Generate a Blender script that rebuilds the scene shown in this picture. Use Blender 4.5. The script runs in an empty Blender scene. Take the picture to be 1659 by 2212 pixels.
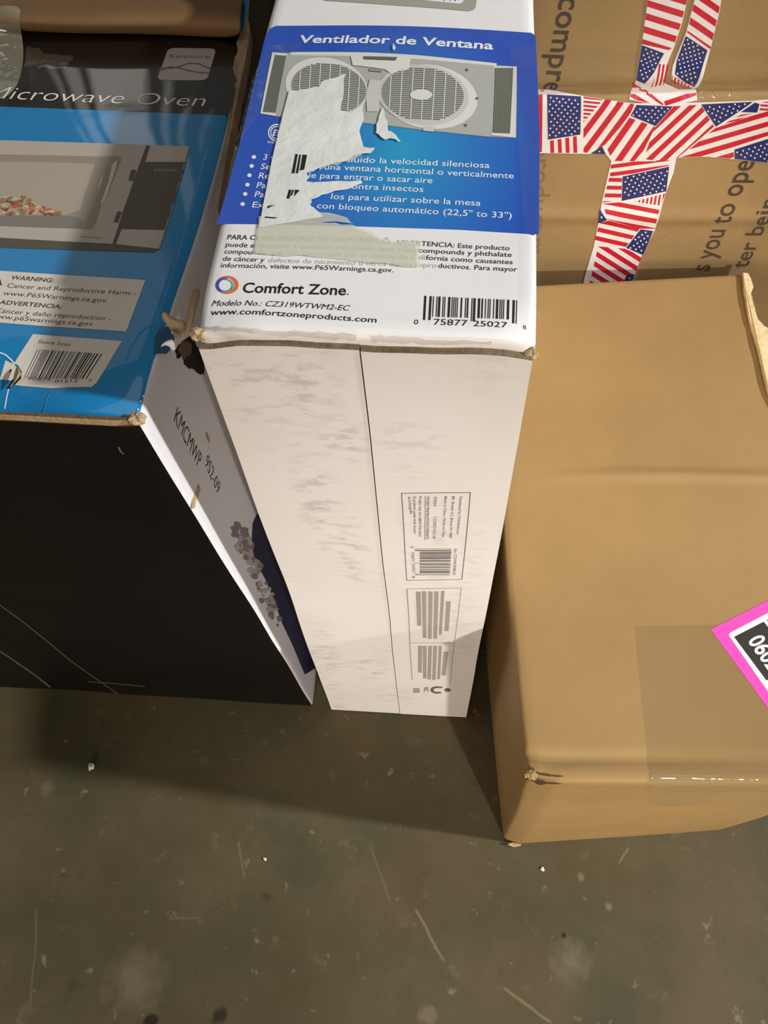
import bpy, bmesh, math, random
import numpy as np
from mathutils import Vector, Matrix, noise

random.seed(7)
scene = bpy.context.scene
COL = scene.collection

# ------------------------------------------------------------------ camera
FPX, PITCH, ROLL, YAW, CAMH = 1719.998, 1.0840106, -0.1040751, -0.1792192, 0.9179019
CX, CY = 829.5, 1106.0
FWD = np.array([math.sin(YAW)*math.cos(PITCH), math.cos(YAW)*math.cos(PITCH), -math.sin(PITCH)])
_r0 = np.array([math.cos(YAW), -math.sin(YAW), 0.0])
_u0 = np.cross(_r0, FWD)
RGT = math.cos(ROLL)*_r0 + math.sin(ROLL)*_u0
UPV = -math.sin(ROLL)*_r0 + math.cos(ROLL)*_u0
CAM = np.array([0.0, 0.0, CAMH])
cam_d = bpy.data.cameras.new('camera')
cam = bpy.data.objects.new('camera', cam_d)
COL.objects.link(cam)
cam_d.sensor_fit = 'VERTICAL'
cam_d.sensor_height = 36.0
cam_d.lens = FPX/2212.0*36.0
cam_d.clip_start = 0.01
cam.matrix_world = Matrix(((RGT[0], UPV[0], -FWD[0], CAM[0]), (RGT[1], UPV[1], -FWD[1], CAM[1]),
                           (RGT[2], UPV[2], -FWD[2], CAM[2]), (0, 0, 0, 1)))
scene.camera = cam

# ------------------------------------------------------------------ view, world, lamps
scene.view_settings.view_transform = 'Standard'
scene.view_settings.look = 'None'
scene.view_settings.gamma = 1.0
scene.view_settings.use_curve_mapping = False
scene.view_settings.exposure = 0.0

KEY_DIR = Vector((-0.373, 0.780, -0.503)).normalized()
KEY_ENERGY = 272.0
KEY_SIZE = 0.05
TOP_ENERGY = 16.0
SIDE_ENERGY = 1120.0
SIDE_DIR = Vector((-0.863, 0.047, -0.57)).normalized()
WORLD_AMB = 0.10
FILL_ENERGY = 74.0
FILL_COL = (1.0, 0.86, 0.72)
KEY_COL = (1.0, 0.96, 0.89)
TOP_COL = (0.97, 0.98, 1.0)

world = bpy.data.worlds.new('warehouse_air')
scene.world = world
world.use_nodes = True
wnt = world.node_tree

def build_world():
    # a dim warehouse all round: warm air, and toward the back bright rectangles added to shine in glossy print
    N, Lk = wnt.nodes, wnt.links
    bg = N['Background']
    tc = N.new('ShaderNodeTexCoord')
    sp = N.new('ShaderNodeSeparateXYZ')
    Lk.new(tc.outputs['Generated'], sp.inputs[0])
    def math_(op, a, b=None):
        n = N.new('ShaderNodeMath')
        n.operation = op
        for i, x in enumerate((a, b)):
            if x is None:
                continue
            if isinstance(x, (int, float)):
                n.inputs[i].default_value = x
            else:
                Lk.new(x, n.inputs[i])
        return n.outputs[0]
    y = math_('MAXIMUM', sp.outputs['Y'], 0.001)
    u, v = math_('DIVIDE', sp.outputs['X'], y), math_('DIVIDE', sp.outputs['Z'], y)
    def edge(x, a, w):
        r = N.new('ShaderNodeMapRange')
        r.inputs[1].default_value = a-w
        r.inputs[2].default_value = a+w
        Lk.new(x, r.inputs[0])
        return r.outputs[0]
    def rect(u0, u1, v0, v1, w=0.004):
        m = math_('MULTIPLY', edge(u, u0, w), math_('SUBTRACT', 1.0, edge(u, u1, w)))
        return math_('MULTIPLY', m, math_('MULTIPLY', edge(v, v0, w), math_('SUBTRACT', 1.0, edge(v, v1, w))))
    tot = None
    for (r, k) in ((rect(-0.518, -0.452, 0.640, 0.742), 1.5), (rect(-0.548, -0.530, 0.645, 0.76), 1.1), (rect(-0.566, -0.558, 0.66, 0.76), 0.8), (rect(-0.437, -0.430, 0.64, 0.80), 0.9),
                   (rect(-0.415, -0.408, 0.66, 0.80), 0.8), (rect(-0.385, -0.380, 0.69, 0.80), 0.5), (rect(-0.43, -0.405, 0.80, 0.95), 0.6), (rect(-1.2, -0.50, 0.742, 1.35, 0.02), 0.36),
                   (rect(-0.50, -0.45, 0.745, 0.90, 0.01), 0.4), (rect(-0.37, -0.34, 0.80, 1.2), 0.4)):
        t = math_('MULTIPLY', r, k*1.1)
        tot = t if tot is None else math_('ADD', tot, t)
    bg.inputs[0].default_value = (1.0, 0.95, 0.87, 1)
    Lk.new(math_('ADD', tot, WORLD_AMB), bg.inputs[1])
build_world()

def lamp(name, kind, loc, target, energy, color, **kw):
    d = bpy.data.lights.new(name, kind)
    d.energy = energy
    d.color = color
    for k, val in kw.items():
        setattr(d, k, val)
    o = bpy.data.objects.new(name, d)
    COL.objects.link(o)
    o.location = loc
    o.rotation_euler = (Vector(target)-Vector(loc)).to_track_quat('-Z', 'Y').to_euler()
    return o

KT = Vector((0.18, 0.10, 0.33))
lamp('bay_lamp', 'SPOT', KT-KEY_DIR*3.0, KT, KEY_ENERGY, KEY_COL, spot_size=math.radians(18.6), spot_blend=1.0, shadow_soft_size=KEY_SIZE)
lamp('ceiling_lamp', 'AREA', (0.1, 0.6, 4.6), (0.0, 0.25, 0.3), TOP_ENERGY, TOP_COL, size=2.5)
ST = Vector((0.05, 0.12, 0.15))
lamp('aisle_lamp', 'SPOT', ST-SIDE_DIR*5.0, ST, SIDE_ENERGY, TOP_COL, spot_size=math.radians(60), spot_blend=0.3, shadow_soft_size=0.12)
lamp('front_fill', 'AREA', (-0.7, -3.8, 0.9), (0.0, 0.2, 0.35), FILL_ENERGY, FILL_COL, size=1.6)  # added soft fill from low in front; no known lamp stands there

# ------------------------------------------------------------------ helpers
def ray(px, py):
    d = FWD*FPX + RGT*(px-CX) - UPV*(py-CY)
    return d/np.linalg.norm(d)

def unz(px, py, h=0.0):
    d = ray(px, py)
    return CAM + d*((h-CAM[2])/d[2])

def project(P):
    d = np.asarray(P, float)-CAM
    z = d @ FWD
    return np.array([CX + FPX*(d @ RGT)/z, CY - FPX*(d @ UPV)/z])

def nz(p, s, seed=0.0):
    return noise.noise(Vector((p[0]*s+seed, p[1]*s+seed*1.7, p[2]*s-seed)))

MATS = {}
def lin(c):
    return tuple((x/12.92 if x <= 0.04045 else ((x+0.055)/1.055)**2.4) for x in (v/255.0 for v in c)) + (1.0,)

def mat(name, rgb, rough=0.6, spec=0.4, coat=0.0, bump=None, vary=None, coat_rough=0.1, metal=0.0):
    """rgb 0..255 sRGB; bump=(scale, strength); vary=(scale, amount)"""
    if name in MATS:
        return MATS[name]
    m = bpy.data.materials.new(name)
    m.use_nodes = True
    nt = m.node_tree
    b = nt.nodes['Principled BSDF']
    b.inputs['Base Color'].default_value = lin(rgb)
    b.inputs['Roughness'].default_value = rough
    b.inputs['Specular IOR Level'].default_value = spec
    b.inputs['Coat Weight'].default_value = coat
    b.inputs['Coat Roughness'].default_value = coat_rough
    b.inputs['Metallic'].default_value = metal
    if bump or vary:
        tc = nt.nodes.new('ShaderNodeTexCoord')
    if vary:
        n = nt.nodes.new('ShaderNodeTexNoise')
        n.inputs['Scale'].default_value = vary[0]
        n.inputs['Detail'].default_value = 6
        n.inputs['Roughness'].default_value = 0.65
        nt.links.new(tc.outputs['Object'], n.inputs['Vector'])
        mx = nt.nodes.new('ShaderNodeMix')
        mx.data_type = 'RGBA'
        c = lin(rgb)
        a = vary[1]
        mx.inputs[6].default_value = tuple(x*(1-a) for x in c[:3])+(1,)
        mx.inputs[7].default_value = tuple(min(1, x*(1+a)) for x in c[:3])+(1,)
        mr = nt.nodes.new('ShaderNodeMapRange')
        mr.inputs[1].default_value = 0.3
        mr.inputs[2].default_value = 0.7
        nt.links.new(n.outputs['Fac'], mr.inputs[0])
        nt.links.new(mr.outputs[0], mx.inputs[0])
        nt.links.new(mx.outputs[2], b.inputs['Base Color'])
    if bump:
        n2 = nt.nodes.new('ShaderNodeTexNoise')
        n2.inputs['Scale'].default_value = bump[0]
        n2.inputs['Detail'].default_value = 4
        nt.links.new(tc.outputs['Object'], n2.inputs['Vector'])
        bp = nt.nodes.new('ShaderNodeBump')
        bp.inputs['Strength'].default_value = bump[1]
        bp.inputs['Distance'].default_value = 0.002
        nt.links.new(n2.outputs['Fac'], bp.inputs['Height'])
        nt.links.new(bp.outputs['Normal'], b.inputs['Normal'])
        if coat:
            nt.links.new(bp.outputs['Normal'], b.inputs['Coat Normal'])
    MATS[name] = m
    return m

def clear_mat(name, rgb, opacity, rough=0.12, gloss=0.25, bump=(120, 0.4)):
    """thin clear film: mostly transparent, a little body colour and a glossy skin"""
    m = bpy.data.materials.new(name)
    m.use_nodes = True
    nt = m.node_tree
    nt.nodes.remove(nt.nodes['Principled BSDF'])
    out = [n for n in nt.nodes if n.type == 'OUTPUT_MATERIAL'][0]
    tr = nt.nodes.new('ShaderNodeBsdfTransparent')
    df = nt.nodes.new('ShaderNodeBsdfDiffuse')
    df.inputs[0].default_value = lin(rgb)
    gl = nt.nodes.new('ShaderNodeBsdfGlossy')
    gl.inputs['Roughness'].default_value = rough
    gl.inputs[0].default_value = (1, 1, 1, 1)
    tc = nt.nodes.new('ShaderNodeTexCoord')
    n2 = nt.nodes.new('ShaderNodeTexNoise')
    n2.inputs['Scale'].default_value = bump[0]
    n2.inputs['Detail'].default_value = 3
    nt.links.new(tc.outputs['Object'], n2.inputs['Vector'])
    bp = nt.nodes.new('ShaderNodeBump')
    bp.inputs['Strength'].default_value = bump[1]
    bp.inputs['Distance'].default_value = 0.003
    nt.links.new(n2.outputs['Fac'], bp.inputs['Height'])
    nt.links.new(bp.outputs['Normal'], gl.inputs['Normal'])
    lw = nt.nodes.new('ShaderNodeLayerWeight')
    lw.inputs['Blend'].default_value = 0.5
    m1 = nt.nodes.new('ShaderNodeMixShader')
    m1.inputs[0].default_value = opacity
    nt.links.new(tr.outputs[0], m1.inputs[1])
    nt.links.new(df.outputs[0], m1.inputs[2])
    m2 = nt.nodes.new('ShaderNodeMixShader')
    pw = nt.nodes.new('ShaderNodeMath')
    pw.operation = 'POWER'
    nt.links.new(lw.outputs['Facing'], pw.inputs[0])
    pw.inputs[1].default_value = 4.0
    ma = nt.nodes.new('ShaderNodeMath')
    ma.operation = 'MULTIPLY_ADD'
    nt.links.new(pw.outputs[0], ma.inputs[0])
    ma.inputs[1].default_value = 0.7
    ma.inputs[2].default_value = gloss
    nt.links.new(ma.outputs[0], m2.inputs[0])
    nt.links.new(m1.outputs[0], m2.inputs[1])
    nt.links.new(gl.outputs[0], m2.inputs[2])
    nt.links.new(m2.outputs[0], out.inputs['Surface'])
    return m

def empty(name, loc, label, cat, group=None):
    o = bpy.data.objects.new(name, None)
    o.empty_display_size = 0.05
    COL.objects.link(o)
    o.location = Vector(loc)
    o['label'] = label
    o['category'] = cat
    if group:
        o['group'] = group
    return o

def world_loc(o):
    v = Vector(o.location)
    while o.parent:
        o = o.parent
        v = v + Vector(o.location)
    return v

def link_mesh(name, verts, faces, mats, parent=None, midx=None, smooth=False, label=None):
    off = world_loc(parent) if parent else Vector((0, 0, 0))
    me = bpy.data.meshes.new(name)
    me.from_pydata([tuple(Vector(v)-off) for v in verts], [], faces)
    for m in (mats if isinstance(mats, (list, tuple)) else [mats]):
        me.materials.append(m)
    if midx is not None:
        me.polygons.foreach_set('material_index', midx)
    if smooth:
        me.polygons.foreach_set('use_smooth', [True]*len(me.polygons))
    me.update()
    o = bpy.data.objects.new(name, me)
    COL.objects.link(o)
    if parent:
        o.parent = parent
    if label:
        o['label'] = label
    return o

class HexBox:
    """a cardboard box: eight free corners, softly bulged walls, rounded edges"""
    def __init__(self, c, dims, disp=None, rad=0.004):
        self.c = {k: np.array(v, float) for k, v in c.items()}   # keys (a,b,c) in 0/1
        self.dims = dims
        self.disp = disp
        self.rad = rad

    def M(self, a, b, c):
        P = np.zeros(3)
        for (i, j, k), q in self.c.items():
            P += q*((a if i else 1-a)*(b if j else 1-b)*(c if k else 1-c))
        if self.disp:
            P = P + self.disp(min(max(a, -0.2), 1.2), min(max(b, -0.2), 1.2), min(max(c, -0.2), 1.2), P)
        return P

    def body(self, name, parent, mats, facemat, n=(30, 30, 30)):
        L = self.dims
        r = self.rad
        def axis(k):
            e = [0, r*0.3/L[k], r/L[k]]
            mid = [r/L[k] + (1-2*r/L[k])*i/n[k] for i in range(1, n[k])]
            return e + mid + [1-r/L[k], 1-r*0.3/L[k], 1]
        ax = [axis(k) for k in range(3)]
        vid, verts, faces, midx = {}, [], [], []
        def vert(i, j, k):
            key = (i, j, k)
            if key not in vid:
                q = np.array([ax[0][i]*L[0], ax[1][j]*L[1], ax[2][k]*L[2]])
                inner = np.array([min(max(q[t], r), L[t]-r) for t in range(3)])
                d = q-inner
                ln = np.linalg.norm(d)
                if ln > 1e-9:
                    q = inner + d/ln*r
                vid[key] = len(verts)
                verts.append(self.M(q[0]/L[0], q[1]/L[1], q[2]/L[2]))
            return vid[key]
        N = [len(a)-1 for a in ax]
        def quad(ids, fm):
            faces.append([vert(*t) for t in ids])
            midx.append(fm)
        for i in range(N[0]):
            for j in range(N[1]):
                quad([(i, j, N[2]), (i+1, j, N[2]), (i+1, j+1, N[2]), (i, j+1, N[2])], facemat.get('top', 0))
                quad([(i, j+1, 0), (i+1, j+1, 0), (i+1, j, 0), (i, j, 0)], facemat.get('bottom', 0))
        for i in range(N[0]):
            for k in range(N[2]):
                quad([(i, 0, k), (i+1, 0, k), (i+1, 0, k+1), (i, 0, k+1)], facemat.get('front', 0))
                quad([(i+1, N[1], k), (i, N[1], k), (i, N[1], k+1), (i+1, N[1], k+1)], facemat.get('back', 0))
        for j in range(N[1]):
            for k in range(N[2]):
                quad([(N[0], j, k), (N[0], j+1, k), (N[0], j+1, k+1), (N[0], j, k+1)], facemat.get('right', 0))
                quad([(0, j+1, k), (0, j, k), (0, j, k+1), (0, j+1, k+1)], facemat.get('left', 0))
        return link_mesh(name, verts, faces, mats, parent, midx, smooth=True)

class Face:
    def __init__(self, hb, which):
        self.hb, self.which = hb, which
        L = hb.dims
        self.W, self.H = {'top': (L[0], L[1]), 'front': (L[0], L[2]), 'right': (L[1], L[2])}[which]

    def raw(self, u, v):
        a, b = u/self.W, v/self.H
        if self.which == 'top':
            return self.hb.M(a, b, 1)
        if self.which == 'front':
            return self.hb.M(a, 0, b)
        return self.hb.M(1, a, b)

    def P(self, u, v, off=0.0):
        p = self.raw(u, v)
        if off:
            e = 0.001
            n = np.cross(self.raw(u+e, v)-p, self.raw(u, v+e)-p)
            p = p + n/np.linalg.norm(n)*off
        return p

    def inv(self, px, py):
        """where the line of sight through a pixel of the photograph meets this face"""
        x = np.array([self.W/2, self.H/2])
        t = np.array([px, py], float)
        for _ in range(25):
            f0 = project(self.raw(*x))
            r = t-f0
            if r @ r < 1e-6:
                break
            e = 1e-4
            J = np.array([(project(self.raw(x[0]+e, x[1]))-f0)/e, (project(self.raw(x[0], x[1]+e))-f0)/e]).T
            x = x + np.clip(np.linalg.solve(J, r), -0.2, 0.2)
        return x

LAYER = 0.00007
def clip_poly(poly, nrm, d):
    """keep the side nrm.p <= d"""
    out = []
    for i in range(len(poly)):
        p, q = poly[i], poly[(i+1) % len(poly)]
        a, b = nrm[0]*p[0]+nrm[1]*p[1]-d, nrm[0]*q[0]+nrm[1]*q[1]-d
        if a <= 0:
            out.append(p)
        if a*b < 0:
            t = a/(a-b)
            out.append((p[0]+(q[0]-p[0])*t, p[1]+(q[1]-p[1])*t))
    return out

class Print:
    """flat printed or stuck-on shapes laid on one face of a box"""
    def __init__(self, face, base=1):
        self.f = face
        self.bm = bmesh.new()
        self.mats = []
        self.base = base

    def mi(self, m):
        if m not in self.mats:
            self.mats.append(m)
        return self.mats.index(m)

    def uv(self, pts, m, layer=0):
        vs = [self.bm.verts.new((p[0], p[1], layer)) for p in pts]
        try:
            fc = self.bm.faces.new(vs)
        except ValueError:
            return
        fc.normal_update()
        if fc.normal.z < 0:
            fc.normal_flip()
        fc.material_index = self.mi(m)

    def px(self, pts, m, layer=0):
        self.uv([tuple(self.f.inv(*p)) for p in pts], m, layer)

    def quad_grid(self, q):
        """bilinear (s,t) inside a pixel quad TL,TR,BR,BL, straight on the face"""
        c = [self.f.inv(*p) for p in q]
        return lambda s, t: tuple((c[0]*(1-s)+c[1]*s)*(1-t) + (c[3]*(1-s)+c[2]*s)*t)

    def line(self, pts, w, m, layer=0):
        """polyline of a width in metres, pixel points"""
        uv = [self.f.inv(*p) for p in pts]
        for p, q in zip(uv[:-1], uv[1:]):
            d = q-p
            ln = np.linalg.norm(d)
            if ln < 1e-7:
                continue
            n = np.array([-d[1], d[0]])/ln*w/2
            e = d/ln*w/2
            self.uv([p-n-e, q-n+e, q+n+e, p+n-e], m, layer)

    def ellipse(self, c, rx, ry, m, layer=0, n=40, a0=0, a1=2*math.pi, inner=None, off=(0, 0)):
        """pixel ellipse, optional ring"""
        def pt(a, k=1.0, o=(0, 0)):
            return (c[0]+rx*k*math.cos(a)+o[0], c[1]+ry*k*math.sin(a)+o[1])
        if inner is None:
            self.px([pt(a0+(a1-a0)*i/n) for i in range(n)], m, layer)
        else:
            for i in range(n):
                u, w = a0+(a1-a0)*i/n, a0+(a1-a0)*(i+1)/n
                self.px([pt(u), pt(w), pt(w, inner, off), pt(u, inner, off)], m, layer)

    def text(self, s, p0, p1, ptop, m, layer=0, bold=0.0, shear=0.0, xh=False):
        """baseline from pixel p0 to p1; ptop is above p0 at cap height (x-height when xh)"""
        cu = bpy.data.curves.new('lettering', 'FONT')
        cu.body = s
        cu.resolution_u = 3
        cu.offset = bold
        cu.shear = shear
        ob = bpy.data.objects.new('lettering', cu)
        COL.objects.link(ob)
        dg = bpy.context.evaluated_depsgraph_get()
        dg.update()
        me = bpy.data.meshes.new_from_object(ob.evaluated_get(dg))
        bpy.data.objects.remove(ob)
        xs = [v.co.x for v in me.vertices]
        x0, x1 = min(xs), max(xs)
        u0, u1, ut = (self.f.inv(*p) for p in (p0, p1, ptop))
        d = u1-u0
        ln = np.linalg.norm(d)
        e = d/ln
        g = np.array([-e[1], e[0]])
        h = abs((ut-u0) @ g)
        sx, sy = ln/(x1-x0), h/(0.546 if xh else 0.727)
        k = self.mi(m)
        vs = [self.bm.verts.new((*(u0+e*(v.co.x-x0)*sx+g*v.co.y*sy), layer)) for v in me.vertices]
        for p in me.polygons:
            try:
                fc = self.bm.faces.new([vs[i] for i in p.vertices])
                fc.material_index = k
                fc.normal_update()
                if fc.normal.z < 0:
                    fc.normal_flip()
            except ValueError:
                pass
        bpy.data.meshes.remove(me)
        bpy.data.curves.remove(cu)

    def bars(self, q, n, m, layer=0, seed=1, fill=0.5, longs=()):
        """barcode bars in pixel quad; bars run from the TL-TR edge to the BL-BR edge"""
        g = self.quad_grid(q)
        rnd = random.Random(seed)
        ws = [rnd.choice((1, 1, 2, 3)) for _ in range(2*n)]
        tot, x = sum(ws), 0
        for i, w in enumerate(ws):
            if i % 2 == 0:
                s0, s1 = x/tot, (x+w*(0.8 if w > 1 else 0.95))/tot
                t1 = 1.0 if not longs or any(a <= s0 <= b for a, b in longs) else 0.86
                self.uv([g(s0, 0), g(s1, 0), g(s1, t1), g(s0, t1)], m, layer)
            x += w

    def stripes(self, poly, d, period, m, layer=0, duty=0.5, phase=0.0):
        """parallel stripes clipped to a convex pixel polygon; d is the stripe direction in pixels"""
        ln = math.hypot(*d)
        n = (-d[1]/ln, d[0]/ln)
        vals = [n[0]*p[0]+n[1]*p[1] for p in poly]
        t = min(vals)-period+phase*period
        while t < max(vals):
            q = clip_poly(poly, n, t+period*duty)
            if len(q) > 2:
                q = clip_poly(q, (-n[0], -n[1]), -t)
            if len(q) > 2:
                self.px(q, m, layer)
            t += period

    def stars(self, poly, d, sp, r, m, layer=0):
        ln = math.hypot(*d)
        e, n = (d[0]/ln, d[1]/ln), (-d[1]/ln, d[0]/ln)
        cx, cy = sum(p[0] for p in poly)/len(poly), sum(p[1] for p in poly)/len(poly)
        area = sum(p[0]*q[1]-q[0]*p[1] for p, q in zip(poly, poly[1:]+poly[:1]))
        sg = 1 if area > 0 else -1
        for j in range(-14, 15):
            for i in range(-14, 15):
                a, b = (i+0.5*(j % 2))*sp, j*sp*0.55
                x, y = cx+e[0]*a+n[0]*b, cy+e[1]*a+n[1]*b
                ok = True
                for p, q in zip(poly, poly[1:]+poly[:1]):
                    L = math.hypot(q[0]-p[0], q[1]-p[1])
                    if sg*((q[0]-p[0])*(y-p[1])-(q[1]-p[1])*(x-p[0]))/L < r*1.25:
                        ok = False
                        break
                if ok:
                    self.px([(x+r*(1 if k % 2 else 0.55)*math.cos(k*math.pi/5), y+r*(1 if k % 2 else 0.55)*math.sin(k*math.pi/5)) for k in range(10)], m, layer)

    def build(self, name, parent, grid=0.005, label=None, lift=0.0, uvs=False):
        bm = self.bm
        if grid:
            xs = [v.co.x for v in bm.verts]
            ys = [v.co.y for v in bm.verts]
            for k, (lo, hi) in enumerate(((min(xs), max(xs)), (min(ys), max(ys)))):
                t = math.floor(lo/grid)*grid+grid
                while t < hi:
                    bmesh.ops.bisect_plane(bm, geom=bm.verts[:]+bm.edges[:]+bm.faces[:], dist=1e-7,
                                           plane_co=(t, 0, 0) if k == 0 else (0, t, 0), plane_no=(1, 0, 0) if k == 0 else (0, 1, 0))
                    t += grid
        bm.verts.index_update()
        flat = [(v.co.x, v.co.y) for v in bm.verts]
        verts = [self.f.P(v.co.x, v.co.y, LAYER*(self.base+v.co.z)+lift) for v in bm.verts]
        faces = [[v.index for v in f.verts] for f in bm.faces]
        midx = [f.material_index for f in bm.faces]
        o = link_mesh(name, verts, faces, self.mats, parent, midx, smooth=True, label=label)
        if uvs:
            ul = o.data.uv_layers.new(name='UVMap')
            for lp in o.data.loops:
                ul.data[lp.index].uv = flat[lp.vertex_index]
        bm.free()
        return o

def slab(face, name, parent, mats, u0, u1, v0, v1, thick, nu=12, nv=40, base=0.0, edge=None, smooth=True):
    """a thin board lying on a face; mats = [skin, cut edge]; edge(u,v)->(u,v) makes a ragged outline"""
    verts, faces, midx = [], [], []
    for s in (0, 1):
        for j in range(nv+1):
            for i in range(nu+1):
                u, v = u0+(u1-u0)*i/nu, v0+(v1-v0)*j/nv
                if edge:
                    u, v = edge(u, v, i/nu, j/nv)
                verts.append(face.P(u, v, base+thick*s))
    w = nu+1
    K = w*(nv+1)
    for j in range(nv):
        for i in range(nu):
            a = j*w+i
            faces.append([K+a, K+a+1, K+a+w+1, K+a+w]); midx.append(0)
            faces.append([a, a+w, a+w+1, a+1]); midx.append(1)
    for i in range(nu):
        a = i
        faces.append([a, a+1, K+a+1, K+a]); midx.append(1)
        a = nv*w+i
        faces.append([a+1, a, K+a, K+a+1]); midx.append(1)
    for j in range(nv):
        a = j*w
        faces.append([a+w, a, K+a, K+a+w]); midx.append(1)
        a = j*w+nu
        faces.append([a, a+w, K+a+w, K+a]); midx.append(1)
    o = link_mesh(name, verts, faces, mats, parent, midx)
    return o

def sheet(name, parent, rows, thick, mats, label=None, sub=2):
    """a torn piece of board: rows of 3D points (a loft), given a thickness"""
    nr, nc = len(rows), len(rows[0])
    verts = [tuple(p) for r in rows for p in r]
    faces = [[j*nc+i, j*nc+i+1, (j+1)*nc+i+1, (j+1)*nc+i] for j in range(nr-1) for i in range(nc-1)]
    o = link_mesh(name, verts, faces, mats, parent, smooth=True, label=label)
    if thick:
        so = o.modifiers.new('board', 'SOLIDIFY')
        so.thickness = thick
        so.offset = 0
    if sub:
        sd = o.modifiers.new('soft', 'SUBSURF')
        sd.levels = sd.render_levels = sub
    return o

def prism(name, parent, pts, z, thick, m, label=None, wob=0.0):
    """a ragged flat strip: outline at pixel points unprojected at height z, extruded down"""
    top = [unz(p[0], p[1], z) for p in pts]
    top = [t+np.array([0, 0, wob*nz(t, 60, 3)]) for t in top]
    n = len(top)
    bot = [t-np.array([0, 0, thick]) for t in top]
    faces = [list(range(n)), list(range(2*n-1, n-1, -1))]
    for i in range(n):
        j = (i+1) % n
        faces.append([i, n+i, n+j, j])
    return link_mesh(name, top+bot, faces, m, parent, label=label)

# ------------------------------------------------------------------ materials
def kraft(name, rgb, streak=0.10, tape=0.0, blot=0.08):
    m = mat(name, rgb, rough=0.62 if not tape else 0.28, spec=0.3, coat=tape, coat_rough=0.12, bump=(35, 0.18), vary=(7, blot))
    return m

M_KRAFT = kraft('kraft_board', (155, 124, 77), blot=0.09)
M_KRAFT_FLAG = kraft('kraft_board_glossed', (158, 130, 87), tape=0.25, blot=0.12)
M_KRAFT_EDGE = mat('kraft_cut_edge', (176, 152, 114), rough=0.8, bump=(300, 0.6), vary=(60, 0.2))
M_KRAFT_RAW = mat('kraft_raw_tear', (226, 200, 148), rough=0.85, bump=(200, 0.6), vary=(40, 0.12))
M_KRAFT_DARK = mat('kraft_inner_edge', (112, 96, 74), rough=0.85, bump=(250, 0.5), vary=(50, 0.25))
M_KRAFT_IN = mat('kraft_inside', (116, 86, 52), rough=0.7, bump=(40, 0.3), vary=(14, 0.15))  # brown darkened to carry the shade on the rear flap
M_INK = mat('black_ink', (34, 33, 36), rough=0.5)
M_INKSOFT = mat('grey_ink', (92, 90, 90), rough=0.6)
M_INKFADE = mat('faded_ink', (196, 194, 186), rough=0.6)
M_INKBROWN = mat('brown_black_ink', (72, 60, 46), rough=0.6)
M_INKWEAK = mat('weak_brown_ink', (126, 104, 72), rough=0.6)
M_WHITEINK = mat('white_ink', (238, 240, 242), rough=0.4)
M_PAPER = mat('label_paper', (222, 212, 198), rough=0.45, bump=(60, 0.1))
M_FILMGLASS = clear_mat('clear_film', (176, 168, 142), 0.30, rough=0.12, gloss=0.10, bump=(40, 0.9))
M_FILMTHIN = clear_mat('clear_film_thin', (160, 152, 128), 0.08, rough=0.12, gloss=0.05, bump=(40, 0.9))
M_TAPE = clear_mat('clear_tape', (160, 134, 86), 0.20, rough=0.16, gloss=0.02, bump=(30, 0.15))
M_TAPE2 = clear_mat('clear_tape_pale', (210, 200, 180), 0.02, rough=0.06, gloss=0.03, bump=(70, 0.9))
M_BLACKHOLE = mat('hole_shade_dark', (26, 20, 14), rough=0.9)  # flat near-black stands in for the shade inside torn holes

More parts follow.
